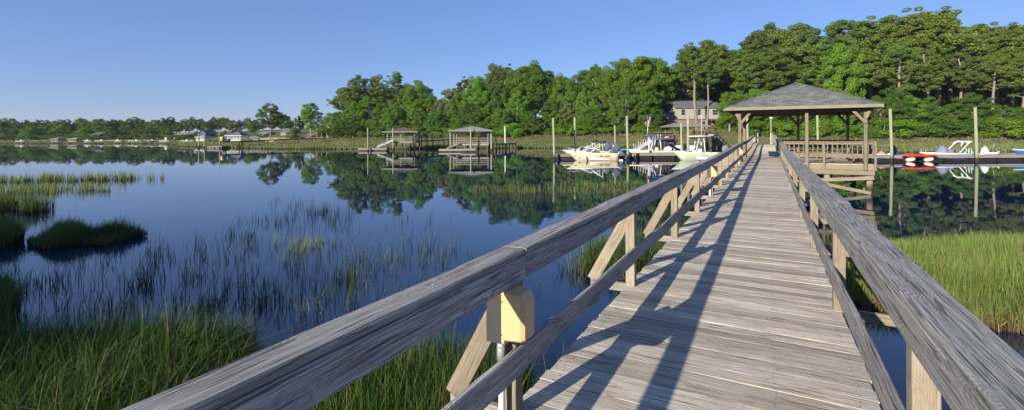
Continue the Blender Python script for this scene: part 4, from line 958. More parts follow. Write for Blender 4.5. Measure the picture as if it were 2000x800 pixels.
def outboard(o, x, z, tilt=R(50), s=1.0, mat='motor', y=0.0):
    """outboard tipped up behind the transom; +x is the bow, tilt turns the leg up and aft"""
    q = Matrix.Translation((x, y, z)) @ Matrix.Rotation(tilt, 4, 'Y')
    def T(rings): return [[tuple(q@Vector(p)) for p in r] for r in rings]
    m = MB(); m.loft(T([sup(-.32*s, 0, .0*s, .44*s, .34*s, 'z', e=.4), sup(-.34*s, 0, .15*s, .58*s, .42*s, 'z', e=.4), sup(-.38*s, 0, .55*s, .60*s, .40*s, 'z', e=.4), sup(-.40*s, 0, .74*s, .42*s, .30*s, 'z', e=.4), sup(-.40*s, 0, .77*s, .2*s, .15*s, 'z', e=.4)])); m.build('engine_cowling', M[mat], o)
    m = MB(); m.loft(T([sup(-.30*s, 0, .1*s, .40*s, .28*s, 'z', e=.4), sup(-.30*s, 0, -.45*s, .34*s, .20*s, 'z', e=.4), sup(-.30*s, 0, -.82*s, .34*s, .12*s, 'z', e=.4)])); m.build('engine_leg', M[mat], o)
    m = MB(); m.loft(T([sup(-.05*s, 0, -.85*s, .05*s, .05*s), sup(-.2*s, 0, -.85*s, .17*s, .17*s), sup(-.45*s, 0, -.85*s, .16*s, .16*s), sup(-.62*s, 0, -.85*s, .04*s, .04*s)]))
    m.loft(T([sup(-.30*s, 0, -.85*s, .26*s, .04*s, 'z'), sup(-.22*s, 0, -1.1*s, .12*s, .02*s, 'z')])); m.build('gear_case', M[mat], o)
    m = MB()
    for k in range(3):
        a = k*2.094; c = Vector((-.6*s, .11*s*math.cos(a), -.85*s+.11*s*math.sin(a))); e = .07*s
        m.add([tuple(q@(c+Vector(v))) for v in ((-.02, -e, -e), (.02, e, -e), (.02, e, e), (-.02, -e, e))], [(0, 1, 2, 3), (3, 2, 1, 0)][:1])
    m.build('propeller', M['dark'], o)
    m = MB(); m.box(x-.12, x+.05, y-.14, y+.14, z-.3, z+.05); m.build('bracket', M['dark'], o)
def pipe(o, name, pts, r=.025, mat='alu'): m = MB(); m.tube(pts, r, 6); return m.build(name, M[mat], o)
def cuddy(px, D, label, ydir=180):
    b = G(px, D); o = thing('motorboat', label, 'motorboat', (b.x, b.y, 0), R(ydir), 'cream motorboats side by side')
    L, B, H = 6.1, 2.3, .82
    hullmesh(o, L, B, H, 'cream', draft=.3)
    # boot stripe and small lettering marks on the side
    m = MB()
    for sg in (1, -1):
        for k, (x, w_) in enumerate(((-1.9, .16), (-1.66, .1), (-1.5, .14), (-1.1, .1), (-.9, .16), (2.0, .3))): m.box(x, x+w_, sg*1.135-.006, sg*1.135+.006, .5, .6)
    m.build('hull_lettering', M['dark'], o)
    # cabin top and foredeck bulge
    m = MB(); m.loft([[(2.35, -.25, H+.12), (2.35, 0, H+.2), (2.35, .25, H+.12)], [(1.3, -.7, H+.12), (1.3, 0, H+.32), (1.3, .7, H+.12)], [(.35, -.9, H+.06), (.35, 0, H+.42), (.35, .9, H+.06)]], smooth=True); m.build('cabin_top', M['white'], o)
    # wrap windshield: glass and frame
    pts0 = [(-.75, -.98, H+.05), (.35, -.88, H+.08), (1.0, -.45, H+.26), (1.15, 0, H+.32), (1.0, .45, H+.26), (.35, .88, H+.08), (-.75, .98, H+.05)]
    pts1 = [(-.85, -.9, H+.30), (-.15, -.78, H+.58), (.35, -.40, H+.66), (.45, 0, H+.68), (.35, .40, H+.66), (-.15, .78, H+.58), (-.85, .9, H+.30)]
    m = MB(); m.add(pts0+pts1, [(i, i+1, i+8, i+7) for i in range(6)]); m.build('windshield_glass', M['acryl'], o)
    fr = MB(); fr.tube(pts1, .032, 6); fr.tube(pts0, .04, 6)
    for i in (1, 2, 3, 4, 5): fr.tube([pts0[i], pts1[i]], .03, 6)
    fr.build('windshield_frame', M['white'], o)
    # bow rail
    br = MB()
    for sg in (1, -1): br.tube([(.9, sg*.98, H+.12), (1.2, sg*.95, H+.36), (2.3, sg*.62, H+.50), (3.05, sg*.12, H+.58)], .016, 6); br.tube([(1.9, sg*.8, H+.12), (2.0, sg*.74, H+.46)], .012, 5); br.tube([(2.6, sg*.45, H+.22), (2.7, sg*.42, H+.52)], .012, 5)
    br.tube([(3.05, .12, H+.58), (3.05, -.12, H+.58)], .016, 6); br.build('bow_rail', M['alu'], o)
    # raked arch with folded black top
    for sg in (1, -1):
        pipe(o, 'arch_leg', [(.05, sg*1.0, H+.35), (-.8, sg*.98, H+.95), (-1.35, sg*.95, H+1.35)], .04, 'white'); pipe(o, 'arch_stay', [(-1.15, sg*1.0, H), (-1.12, sg*.96, H+1.15)], .03, 'white')
    m = MB(); m.loft([sup(-1.15-.0, -1.0, H+1.30, .32, .2, 'y'), sup(-1.45, -.5, H+1.42, .5, .24, 'y'), sup(-1.45, .5, H+1.42, .5, .24, 'y'), sup(-1.15, 1.0, H+1.30, .32, .2, 'y')]); m.build('folded_canvas_top', M['black'], o)
    m = MB(); m.loft([sup(-.5, 0, .35, .5, .5, 'z'), sup(-.55, 0, 1.1, .5, .5, 'z'), sup(-.75, 0, 1.35, .14, .45, 'z')]); m.build('seat', M['white'], o)
    m = MB(); m.box(-3.55, -2.95, -.95, .95, -.05, .12); m.build('swim_platform', M['white'], o)
    outboard(o, -2.95, .85, R(46), 1.4, 'motor')
    pipe(o, 'ladder', [(-3.0, .8, .1), (-3.0, .8, .75), (-2.8, .8, .85)], .02)
    m = MB(); m.tube([(1.0, 1.02, .55), (1.0, 1.12, .45), (1.0, 1.13, .2)], .075, 8); m.build('fender', M['white'], o)
    return o
cuddy(1156, 58.0, 'nearer cream motorboat with raked arch and tilted grey outboard')
cuddy(1143, 64.1, 'farther cream motorboat, half hidden behind its twin')
def console_boat(px, D, label, mat, L=7.0, ydir=180, top=2.6, topm='white', covered=False, antenna=False, group=None):
    b = G(px, D); o = thing('fishing_boat', label, 'fishing boat', (b.x, b.y, 0), R(ydir), group); B, H = 2.4, .85
    hullmesh(o, L, B, H, mat, draft=.3, n=16)
    m = MB(); m.loft([sup(.0, 0, .15, 1.0, .85, 'z', e=.35), sup(-.05, 0, 1.05, .9, .8, 'z', e=.35), sup(-.15, 0, 1.35, .55, .75, 'z', e=.35)]); m.build('console', M['cream' if mat == 'cream' else 'white'], o)
    m = MB(); m.loft([[(.32, -.36, 1.15), (.32, .36, 1.15), (.05, .36, 1.3), (.05, -.36, 1.3)], [(-.02, -.33, 2.0), (-.02, .33, 2.0), (-.1, .33, 2.0), (-.1, -.33, 2.0)]], smooth=False); m.build('console_windshield', M['acryl'], o)
    for sg in (1, -1):
        pipe(o, 'tower_leg', [(.55, sg*.55, .3), (.3, sg*.52, 1.3), (-.1, sg*.48, top)], .045, 'white'); pipe(o, 'tower_leg', [(-.75, sg*.55, .3), (-.7, sg*.52, 1.4), (-.55, sg*.48, top)], .045, 'white')
    m = MB(); m.loft([[(1.1, y, top+.02+.04*(1-abs(y))) for y in (-.8, -.4, 0, .4, .8)]+[(1.1, y, top-.03) for y in (.8, 0, -.8)], [(0, y, top+.09) for y in (-1.0, -.5, 0, .5, 1.0)]+[(0, y, top-.02) for y in (1.0, 0, -1.0)], [(-1.5, y, top+.07) for y in (-.95, -.5, 0, .5, .95)]+[(-1.5, y, top-.02) for y in (.95, 0, -.95)]]); m.build('hard_top', M[topm], o)
    m = MB(); m.loft([sup(-1.45, 0, .15, .6, .9, 'z', e=.4), sup(-1.45, 0, .75, .6, .9, 'z', e=.4)]); m.build('leaning_seat', M['white'], o)
    rr = MB()
    for sg in (1, -1): rr.tube([(-1.0, sg*1.12, .88), (-.9, sg*1.1, 1.12), (.6, sg*1.05, 1.18), (1.9, sg*.7, 1.15)], .018, 6); rr.tube([(.5, sg*1.06, .9), (.55, sg*1.05, 1.18)], .014, 5)
    rr.build('side_rail', M['alu'], o)
    rh_ = MB()
    for k in range(4): rh_.tube([(-1.5, -.6+k*.4, top), (-1.75, -.6+k*.4, top+.28)], .03, 6)
    rh_.build('rod_holders', M['white'], o)
    if antenna: pipe(o, 'antenna', [(-.3, .5, top), (-.35, .5, top+2.6)], .02, 'white')
    outboard(o, -L/2+.05, .78, R(12), 1.15, 'motor' if mat == 'cream' else 'cover'); return o
console_boat(1278, 63.6, 'cream centre-console boat with blue-edged flat top moored behind the dock', 'cream', 7.4, 180, 2.55, 'blue')
console_boat(1362, 57.6, 'pale green fishing boat with white T-top, bow towards the cream boats', 'mint', 6.2, 180, 2.85, 'white', antenna=True)
# upturned pale hull behind
b = G(1330, 69); o = thing('dinghy', 'long pale upturned dinghy lying behind the centre-console boat', 'dinghy', (b.x, b.y, .75), R(175)); m = MB()
m.loft([[(x, wy*math.cos(a), .75*hh*math.sin(a)) for a in np.linspace(0, math.pi, 9)] for x, wy, hh in ((-2.4, .6, .8), (-1.5, .75, 1), (0, .8, 1), (1.3, .7, .9), (2.1, .4, .7), (2.5, .06, .3))]); m.build('hull', M['greypvc' if False else 'white'], o)
m = MB(); m.tube([(2.45, 0, .15), (0, 0, .77), (-2.35, 0, .62)], .03, 6); m.build('keel', M['pvc'], o)
b = G(1313, 66.5); o = thing('outboard_motor', 'dark grey outboard cowling beside the upturned pale dinghy', 'outboard motor', (b.x, b.y, .6), R(200)); outboard(o, 0, .5, R(60), 1.0, 'motor')
def kayak(name, L, wd_, h, mat, loc, rz, label, group=None, seat=True):
    o = thing(name, label, 'kayak', loc, rz, group); m = MB(); rings = []
    for t in np.linspace(0, 1, 15):
        x = -L/2+L*t; k = max(.03, math.sin(math.pi*t)**.55); up_ = .12*abs(2*t-1)**3
        rings.append([(x, wd_/2*k*math.cos(a), h*(.5+up_)+(h*.5*k**.7)*math.sin(a)*(1 if math.sin(a) < 0 else .55)) for a in np.linspace(0, 2*math.pi, 14, endpoint=False)])
    m.loft(rings); m.build('hull', M[mat], o)
    if seat:
        m = MB(); m.tube([(.55*math.cos(a)*1.0, .2*math.sin(a), h*.80) for a in np.linspace(0, 2*math.pi, 16)], .03, 6); m.build('cockpit_rim', M['dark'], o)
        m = MB(); m.box(-.48, -.42, -.16, .16, h*.7, h*1.0); m.build('seat_back', M['dark'], o)
    return o
b = G(1212, 67.2); kayak('kayak', 4.2, .75, .42, 'turq', (b.x, b.y, .76), 0, 'turquoise kayak lying on the dock behind the cream boats motors')
b = G(1801.5, 52.0); kayak('kayak', 4.25, .78, .42, 'red', (b.x, b.y+.35, .50), R(1), 'red kayak resting on tan rollers beside the long floating dock')
for k, dx in enumerate((-1.15, .85)):
    c_ = thing('kayak_cradle', 'tan cradle under the %s end of the red kayak' % ('gazebo-side' if k == 0 else 'skiff-side'), 'cradle', (b.x+dx, b.y+.2, 0), 0, 'tan cradles under the red kayak')
    m = MB(); m.loft([sup(-.42, 0, .14, .34, .22), sup(-.3, 0, .20, .5, .34), sup(.0, 0, .24, .55, .42), sup(.3, 0, .30, .5, .36), sup(.42, 0, .34, .34, .2)]); m.build('block', M['tan' if False else 'cream'], c_)
    m = MB(); m.box(-.45, .5, .15, .45, .02, .14); m.build('arm', M['dark'], c_)
# skiff with covered console and folded bimini on the right
b = G(1850, 55.6); o = thing('skiff', 'low pale skiff with lilac canvas covers and folded white frame', 'skiff', (b.x, b.y, 0), R(181))
hullmesh(o, 6.6, 2.1, .72, 'white', draft=.25)
def lump(name, x, y, z, w_, h_, d_, mat='cover', seed=0):
    m = MB(); r = random.Random(seed); rings = []
    for j in range(7):
        t = j/6; k = math.sin(math.pi*(.5+.5*t)*.98)**.6 if t > 0 else 1.05
        rings.append([(x+w_/2*k*math.cos(a)*(1+r.uniform(-.10, .10))+.06*t, y+d_/2*k*math.sin(a)*(1+r.uniform(-.10, .10)), z+h_*t) for a in np.linspace(0, 6.283, 12, endpoint=False)])
    m.loft(rings); return m.build(name, M[mat], o)
lump('console_cover', .55, 0, .55, 1.3, 1.15, 1.2, seed=2); lump('seat_cover', -.25, 0, .5, 1.1, .75, 1.3, seed=4); lump('motor_cover', -1.9, 0, .5, 1.1, .55, 1.1, seed=6)
for sg in (1, -1):
    pipe(o, 'frame_tube', [(-.55, sg*.85, .75), (-1.3, sg*.85, 1.55), (-1.8, sg*.85, 2.0), (-2.0, sg*.8, 2.05)], .05, 'white'); pipe(o, 'frame_tube', [(-1.1, sg*.9, .75), (-2.1, sg*.88, 1.55)], .035, 'alu')
m = MB(); m.tube([(-1.5, -.85, 1.85), (-1.95, -.8, 2.12), (-2.45, -.6, 2.1), (-2.55, 0, 2.1), (-2.45, .6, 2.1), (-1.95, .8, 2.12), (-1.5, .85, 1.85)], .10, 8); m.build('rolled_canvas', M['pvc'], o)
m = MB(); m.tube([(-2.5, -.6, 2.08), (-2.35, -.75, 1.6)], .08, 8); m.build('hanging_canvas', M['pvc'], o)
rr = MB(); rr.tube([(.9, -.9, .75), (1.0, -.88, 1.2), (2.6, -.6, 1.3), (2.9, -.2, 1.32)], .018, 5); rr.tube([(1.9, -.75, .8), (1.9, -.75, 1.25)], .02, 5); rr.tube([(2.8, -.3, .9), (2.8, -.3, 1.3)], .02, 5); rr.build('bow_rail', M['alu'], o)
b = G(1895, 53.7); o = thing('dock_ladder', 'white ladder with teal bucket standing on the dock edge by the tall pile', 'ladder', (b.x, b.y, 0))
for dx in (-.14, .14): pipe(o, 'ladder_rail', [(dx, 0, .0), (dx, 0, 1.35), (dx, .3, 1.45), (dx, .4, .7)], .03, 'pvc')
for k in range(4): pipe(o, 'rung', [(-.14, 0, .25+k*.28), (.14, 0, .25+k*.28)], .02, 'pvc')
b = G(1899, 54.2); o = thing('bucket', 'teal bucket on the dock between the ladder and the tall pile', 'bucket', (b.x, b.y, .66)); m = MB(); m.loft([sup(0, 0, 0, .26, .26, 'z', e=1), sup(0, 0, .42, .36, .36, 'z', e=1), sup(0, 0, .40, .32, .32, 'z', e=1), sup(0, 0, .05, .24, .24, 'z', e=1)]); m.build('pail', M['turq'], o); pipe(o, 'bucket_handle', [(-.17, 0, .42), (0, 0, .6), (.17, 0, .42)], .012, 'alu')
b = G(1926, 55.5); o = thing('outboard_boat', 'low boat with white wrapped outboard right of the tall pile', 'boat', (b.x+1.2, b.y, 0), R(4)); hullmesh(o, 5.0, 1.7, .55, 'white', draft=.2)
lump('engine_cover', -1.5, 0, .6, .95, .95, .7, 'white', 8); lump('seat_cover', -.5, 0, .5, 1.0, .4, .9, 'pvc', 9); m = MB(); m.tube([(-.9, 0, .7), (.1, 0, .75), (.3, 0, .95)], .12, 8); m.build('engine_leg', M['pvc'], o); pipe(o, 'fishing_rod', [(-.55, 0, .8), (-.15, 0, 2.3)], .015, 'alu')
b = G(1751, 55.4); o = thing('outboard_motor', 'dark navy outboard motor tilted up beside the pile right of the gazebo', 'outboard motor', (b.x, b.y, .0), R(185)); outboard(o, .35, .75, R(55), 1.15, 'navy')
m = MB(); m.box(.15, .6, -.5, .5, -.1, .6); m.build('transom', M['white'], o)
b = G(1716, 56.0); o = thing('small_boat', 'small white boat with faded red seats behind the gazebo corner rail', 'boat', (b.x, b.y, 0), R(178)); hullmesh(o, 4.6, 1.7, .62, 'white', draft=.2)
lump('red_cover', -.35, 0, .6, .8, .45, .8, 'pink', 3); lump('white_bag', .9, 0, .55, .6, .3, .6, 'white', 5); lump('white_bag', -1.3, 0, .55, .6, .25, .6, 'white', 6)
b = G(2012, 55.5); o = thing('blue_boat', 'bright blue hulled boat with white rim cut by the picture edge', 'boat', (b.x+.9, b.y, 0), R(182)); hullmesh(o, 6.2, 2.1, .95, 'blue', draft=.25)
lump('white_cooler', .8, 0, .95, .8, .45, .7, 'white', 7)
m = MB()
o = thing('dock_rope', 'blue rope hanging along the side of the long floating dock', 'rope', (*G(1790, 52.6)[:2], 0)); m.tube([(x, -.03+.02*x*0, .42+.10*math.sin(x*1.1)) for x in np.linspace(-4.5, 6, 40)], .018, 5); m.build('rope', M['blue'], o)

# ================================================================== small dock shelters and piers
def shelter(name, label, px0, px1, D, ydeck, yeave, ypeak, depth, smat, wmat='greyw', nb=9, wall=False, pile_mat='oldw', railm=None, grp='roofed dock shelters'):
    hz = hor((px0+px1)/2); s_ = D/F; x0, x1 = (px0-1000)*s_, (px1-1000)*s_; cx = (x0+x1)/2; wd_ = x1-x0
    zd, ze, zp = (CAMZ-(y-hz)*s_ for y in (ydeck, yeave, ypeak))
    o = thing(name, label, 'dock shelter', (cx, D, 0), 0, grp); hw = wd_/2; ins = wd_*.10
    ax0, ax1, ay1 = -hw+ins, hw-ins, depth
    m = MB(); x = ax0
    while x < ax1: m.beam((x+.1, 0, zd-.03), (x+.1, ay1, zd-.03), .19, .05); x += .2
    m.build('platform_deck', M[wmat], o)
    for y in (-.03, ay1+.03): m = MB(); m.beam((ax0, y, zd-.2), (ax1, y, zd-.2), .06, .28); m.build('platform_beam', M[wmat], o)
    for i in range(4):
        for y in (.1, ay1-.1):
            x = ax0+.15+(ax1-ax0-.3)*i/3; m = MB(); m.tube([(x, y, -.8), (x, y, zd-.34)], .13, 8); m.build('pile', M[pile_mat], o)
    for i in range(3):
        for y in (.12, ay1-.12):
            x = ax0+.12+(ax1-ax0-.24)*i/2; m = MB(); m.box(x-.08, x+.08, y-.08, y+.08, zd, ze-.05); m.build('roof_post', M[wmat], o)
    hip(o, -hw, hw, -ins, ay1+ins, ze, zp, (0, depth/2), M[smat], M[wmat], .16)
    rm = M[railm] if railm else M[wmat]
    for a, b in (((ax0, -.02), (ax1, -.02)), ((ax0, ay1), (ax0, 0)), ((ax1, 0), (ax1, ay1)), ((ax1, ay1), (ax0, ay1))):
        railing(o, (a[0], a[1], 0), (b[0], b[1], 0), 0, 0, (), rm) if False else None
        m = MB()
        for zz, hh in ((zd+1.0, .10), (zd+.62, .12), (zd+.25, .12)): m.beam((a[0], a[1], zz), (b[0], b[1], zz), .05, hh)
        m.build('railing', rm, o)
    if wall: m = MB(); m.box(ax1-1.6, ax1-.05, ay1-1.2, ay1-.1, zd, ze-.1); m.build('storage_wall', M['siding'], o)
    return o, zd
def pier(label, pts, zs, w_=1.3, step=3.0, rail=0.0, mat='greyw', pm='oldw', group='narrow piers over the marsh'):
    a = Vector(pts[0]); o = thing('pier', label, 'pier', (a.x, a.y, 0), 0, group); q = [Vector(p)-a for p in pts]; m = MB()
    for i in range(len(q)-1):
        p0, p1 = (*q[i], zs[i]), (*q[i+1], zs[i+1]); m.beam(p0, p1, w_, .06); d = (q[i+1]-q[i]).normalized(); nrm = Vector((-d.y, d.x))*(w_/2-.06)
        for sg in (1, -1): m.beam((p0[0]+nrm.x*sg, p0[1]+nrm.y*sg, p0[2]-.15), (p1[0]+nrm.x*sg, p1[1]+nrm.y*sg, p1[2]-.15), .05, .22)
    m.build('deck', M[mat], o)
    for i in range(len(q)-1):
        L = (q[i+1]-q[i]).length; n = max(1, int(L/step)); d = (q[i+1]-q[i]).normalized(); nrm = Vector((-d.y, d.x))*(w_/2-.1)
        for k in range(n+1):
            t = k/n; z = zs[i]+(zs[i+1]-zs[i])*t; p = q[i]+(q[i+1]-q[i])*t
            for sg in (1, -1): m = MB(); m.tube([(p.x+nrm.x*sg, p.y+nrm.y*sg, -.6), (p.x+nrm.x*sg, p.y+nrm.y*sg, z+(rail if rail else .05))], .09, 6); m.build('pile', M[pm], o)
        if rail:
            for sg in (1, -1):
                m = MB()
                for hh in (rail, rail*.55): m.beam((q[i].x+nrm.x*sg, q[i].y+nrm.y*sg, zs[i]+hh), (q[i+1].x+nrm.x*sg, q[i+1].y+nrm.y*sg, zs[i+1]+hh), .06, .10)
                m.build('railing', M[mat], o)
    return o
def ramp(label, a, b, w_=1.0, mat='pvc', posts_=False):
    a, b = Vector(a), Vector(b); o = thing('gangway', label, 'gangway', a, 0, 'gangways down to floats'); m = MB(); m.beam((0, 0, 0), b-a, w_, .14); m.build('walkway', M[mat], o)
    for sg in (1, -1):
        m = MB(); m.beam((0, sg*w_/2, .25), (b-a)+Vector((0, sg*w_/2, .25)), .05, .06)
        if posts_:
            for k in range(6): p = (b-a)*k/5; m.tube([(p.x, sg*w_/2, p.z), (p.x, sg*w_/2, p.z+1.0)], .03, 5)
        m.build('side_rail', M[mat], o)
    return o
shelter('dock_shelter', 'brown-roofed open dock shelter with a white ramp down to its float', 748, 817, 96, 271.5+5, 257.5, 248.5, 5.5, 'shinglebr', 'greyw')
shelter('dock_shelter', 'grey-roofed dock shelter with pale rails and a small storage wall', 876, 963, 88.5, 281, 255.5, 246.5, 5.0, 'shinglegr', 'greyw', wall=True)
shelter('dock_shelter', 'grey-roofed shelter with brown rails in front of the two-storey house', 1309, 1386, 82, 275.5, 247, 236, 5.0, 'shinglegr', 'beamw')
shelter('dock_shelter', 'far grey-roofed shelter with white rails behind the yellow tank', 440, 473, 150, 274.5, 265, 257, 5.0, 'shingledk', 'pvc')
shelter('dock_shelter', 'tiny pale-roofed shelter on the far shore, left of its neighbour', 96, 115, 198, 276, 272.2, 269, 4.0, 'shinglegr', 'greyw')
shelter('dock_shelter', 'tiny pale-roofed shelter on the far shore below the blue house', 131, 151, 198, 276, 272, 268.8, 4.0, 'shinglegr', 'greyw')
shelter('dock_shelter', 'tiny white shelter on the far shore before the grey gabled house', 381, 402, 178, 274.5, 268, 263.5, 4.0, 'shinglegr', 'pvc')
for lab, px0, px1, D, dep, zt in (('low float below the white ramp of the brown-roofed shelter', 700, 755, 93, 2.2, .55), ('low float before the grey-roofed shelter', 857, 912, 86.5, 2.2, .50), ('float section nearest the short thick pile', 900, 929, 85, 2.0, .6), ('small float at the far pier head', 405, 433, 113, 3, .6)):
    b0 = G(px0, D); fdock(lab, 0, (px1-px0)*D/F, 0, dep, zt, 0, (b0.x, b0.y))
ramp('white ramp from the brown-roofed shelter to its float', G(735, 94.2, .6), G(769, 95.5, 2.0), .9)
ramp('grey ramp from the grey-roofed shelter to its float', G(873, 87.6, .55), G(897, 88.4, 1.45), .9, 'greyw')
ramp('white gangway with post rails beside the short white-topped pile', G(1239, 66.5, .8), G(1273, 70, 2.1), 1.1, 'pvc', True)
def pp(px, D): v = G(px, D); return (v.x, v.y)
pier('railed pier from the brown-roofed shelter to the shore', [pp(815, 98), pp(872, 112), pp(905, 128)], [1.9, 2.0, 2.3], 1.3, 2.6, 1.0)
pier('pier from the grey-roofed shelter to the garden shore', [pp(960, 92), pp(985, 98), pp(1004, 106)], [1.35, 1.25, 1.2], .9, 2.5)
pier('railed pier from the gangway to the small shelter before the brick house', [pp(1262, 72), pp(1310, 83)], [2.15, 2.15], 1.4, 1.6, 1.05, 'beamw')
pier('railed pier from the small shelter up to the brick house garden', [pp(1384, 85), pp(1392, 100), pp(1385, 112)], [2.1, 2.2, 3.3], 1.4, 2.0, 1.05, 'beamw')
pier('long low dark pier crossing the marsh to the lone wide pine lawn', [pp(433, 114), pp(470, 118), pp(520, 126), pp(580, 136), pp(632, 146)], [1.75, 1.7, 1.9, 2.1, 2.1], 1.3, 4.2, 0.0, 'oldw')
for px, lab, mat, h, r in ((425, 'yellow tank standing on the far pier head', 'yellow', 1.0, .42), (446, 'blue barrel standing on the far pier head', 'blue', .62, .45), (432, 'dark blue drum beside the yellow tank', 'sideblue', .9, .3)):
    b = G(px+9 if px == 425 else px+(4 if px == 432 else 0), 114.5); o = thing('barrel', lab, 'barrel', (b.x, b.y, 1.78)); m = MB(); m.loft([sup(0, 0, 0, r*1.7, r*1.7, 'z', e=1), sup(0, 0, h*.1, r*2, r*2, 'z', e=1), sup(0, 0, h*.9, r*2, r*2, 'z', e=1), sup(0, 0, h, r*1.7, r*1.7, 'z', e=1)]); m.build('drum', M[mat], o)
    m = MB(); m.tube([(r*1.02*math.cos(a), r*1.02*math.sin(a), h*.5) for a in np.linspace(0, 6.283, 14)], .03, 5); m.build('hoop', M['dark'], o)

# far shore boats and little docks
for i, (px, D, L, lab) in enumerate(((44, 193, 6, 'tiny white boat moored at the far shore, left of the dock shelters'), (172, 190, 5.5, 'tiny white boat moored below the far blue house'), (200, 189, 6.5, 'white boat moored right of the far blue house'), (231, 188, 5, 'small white boat alone between the blue house and the green bushes'),
                               (268, 186, 8, 'white boat moored below the vine-green bushes'), (298, 184, 7, 'pale boat moored left of the far long white house'), (326, 176, 6.5, 'white cabin boat before the far long white house'), (366, 172, 8, 'long low white boat before the far grey gabled house'), (146, 192, 4.5, 'tiny white boat by the second dock shelter'))):
    b = G(px, D+8); o = thing('moored_boat', lab, 'boat', (b.x, b.y, .55), R(180 if i % 2 else 0), 'small white boats along the far shore'); hullmesh(o, L*.75, 1.9, .55, 'offwhite', inner='offwhite', draft=.2)
    m = MB(); m.loft([sup(0, 0, .45, 1.2, 1.3, 'z', e=.4), sup(-.1, 0, 1.0 if i != 6 else 1.8, .8, 1.1, 'z', e=.4)]); m.build('cabin', M['offwhite'], o)
for i, (px0, px1, D) in enumerate(((60, 96, 198), (205, 262, 197), (282, 330, 190), (470, 505, 158))):
    a, b = G(px0, D), G(px1, D+2); pier(['low pier left of the small pale-roofed shelter', 'low pier below the far blue house, reaching right', 'low pier before the far long white house', 'white railed pier right of the far white-railed shelter'][i], [(a.x, a.y), (b.x, b.y)], [1.2, 1.3] if i < 3 else [1.5, 1.7], 1.2, 3, .9 if i == 3 else 0, 'pvc' if i == 3 else 'greyw')

# ================================================================== houses
def window(parent, cx, y, z, w_, h_, ax='y', trim='trim'):
    m = MB(); t = .07
    def bb(x0, x1, z0, z1, d=.05):
        if ax == 'y': m.box(cx+x0, cx+x1, y-d, y, z+z0, z+z1)
        else: m.box(y, y+d, cx+x0, cx+x1, z+z0, z+z1)
    bb(-w_/2-t, w_/2+t, h_, h_+t); bb(-w_/2-t, w_/2+t, -t, 0); bb(-w_/2-t, -w_/2, 0, h_); bb(w_/2, w_/2+t, 0, h_); bb(-w_/2, w_/2, h_/2-.02, h_/2+.02, .04)
    f = m.build('window_frame', M[trim], parent); m = MB()
    if ax == 'y': m.box(cx-w_/2, cx+w_/2, y-.02, y+.01, z, z+h_)
    else: m.box(y-.01, y+.02, cx-w_/2, cx+w_/2, z, z+h_)
    m.build('pane', M['glass'], f)
def gable(o, x0, x1, y0, y1, z, rise, mat, ridge='x', ov=.4, th=.15):
    m = MB()
    if ridge == 'x':
        cy = (y0+y1)/2; vs = [(x0-ov, y0-ov, z-.1), (x1+ov, y0-ov, z-.1), (x1+ov, cy, z+rise), (x0-ov, cy, z+rise), (x0-ov, y1+ov, z-.1), (x1+ov, y1+ov, z-.1)]
    else:
        cx = (x0+x1)/2; vs = [(x1+ov, y0-ov, z-.1), (x1+ov, y1+ov, z-.1), (cx, y1+ov, z+rise), (cx, y0-ov, z+rise), (x0-ov, y0-ov, z-.1), (x0-ov, y1+ov, z-.1)]
    vs2 = [(a, b, c-th) for a, b, c in vs]; L = x1-x0+y1-y0
    fs = [(0, 1, 2, 3), (3, 2, 5, 4), (6+3, 6+2, 6+1, 6), (6+4, 6+5, 6+2, 6+3), (0, 6, 7, 1), (4, 5, 11, 10), (0, 3, 9, 6), (3, 4, 10, 9), (1, 7, 8, 2), (2, 8, 11, 5)]
    uv = [[(0, 0), (L, 0), (L, 5), (0, 5)], [(0, 5), (L, 5), (L, 0), (0, 0)]]+[[(0, 0), (1, 0), (1, .1), (0, .1)]]*8
    m.add(vs+vs2, fs, uv); m.build('roof', mat, o)
def wallbox(o, x0, x1, y0, y1, z0, z1, mat, name='wall', rise=0, ridge='x'):
    m = MB(); vs = [(x0, y0, z0), (x1, y0, z0), (x1, y1, z0), (x0, y1, z0), (x0, y0, z1), (x1, y0, z1), (x1, y1, z1), (x0, y1, z1)]; fs = [(0, 1, 5, 4), (1, 2, 6, 5), (2, 3, 7, 6), (3, 0, 4, 7), (4, 5, 6, 7)]
    if rise and ridge == 'x': vs += [(x0, (y0+y1)/2, z1+rise), (x1, (y0+y1)/2, z1+rise)]; fs += [(4, 8, 7), (5, 6, 9)]
    if rise and ridge == 'y': vs += [((x0+x1)/2, y0, z1+rise), ((x0+x1)/2, y1, z1+rise)]; fs += [(4, 5, 8), (6, 7, 9)]
    m.add(vs, fs, [[(vs[k][0]+vs[k][1], vs[k][2]) for k in f] for f in fs]); m.build(name, M[mat], o)
b = G(1320, 127, 3.9); H = thing('brick_house', 'two-storey house of beige siding over red brick behind the small dock shelter', 'house', b)
wx = 97*127/F
wallbox(H, 0, wx, 0, 8, -1, 3.1, 'brick', 'brick_wall'); wallbox(H, -.03, wx+.03, -.25, 8.1, 3.05, 6.1, 'siding', 'upper_wall', 1.5)
gable(H, 0, wx, -.25, 8, 6.15, 2.0, M['shingledk'])
for cx, w_, h_ in ((1.9, 1.0, 1.5), (6.1, .9, 1.5), (10.4, 1.5, 1.4)): window(H, cx, -.25, 4.1, w_, h_, trim='sidegreen' if cx < 9 else 'trim')
for cx, w_, h_, zz in ((1.1, .9, 1.5, .9), (4.4, 1.8, 1.2, 1.2), (7.4, 1.0, 1.6, .8), (9.2, .9, 2.1, .3), (11.2, 1.3, 2.0, .4)): window(H, cx, 0, zz, w_, h_)
m = MB(); m.box(8.4, wx, -2.3, -.05, 2.55, 2.65); m.build('porch_roof', M['navy'], H)
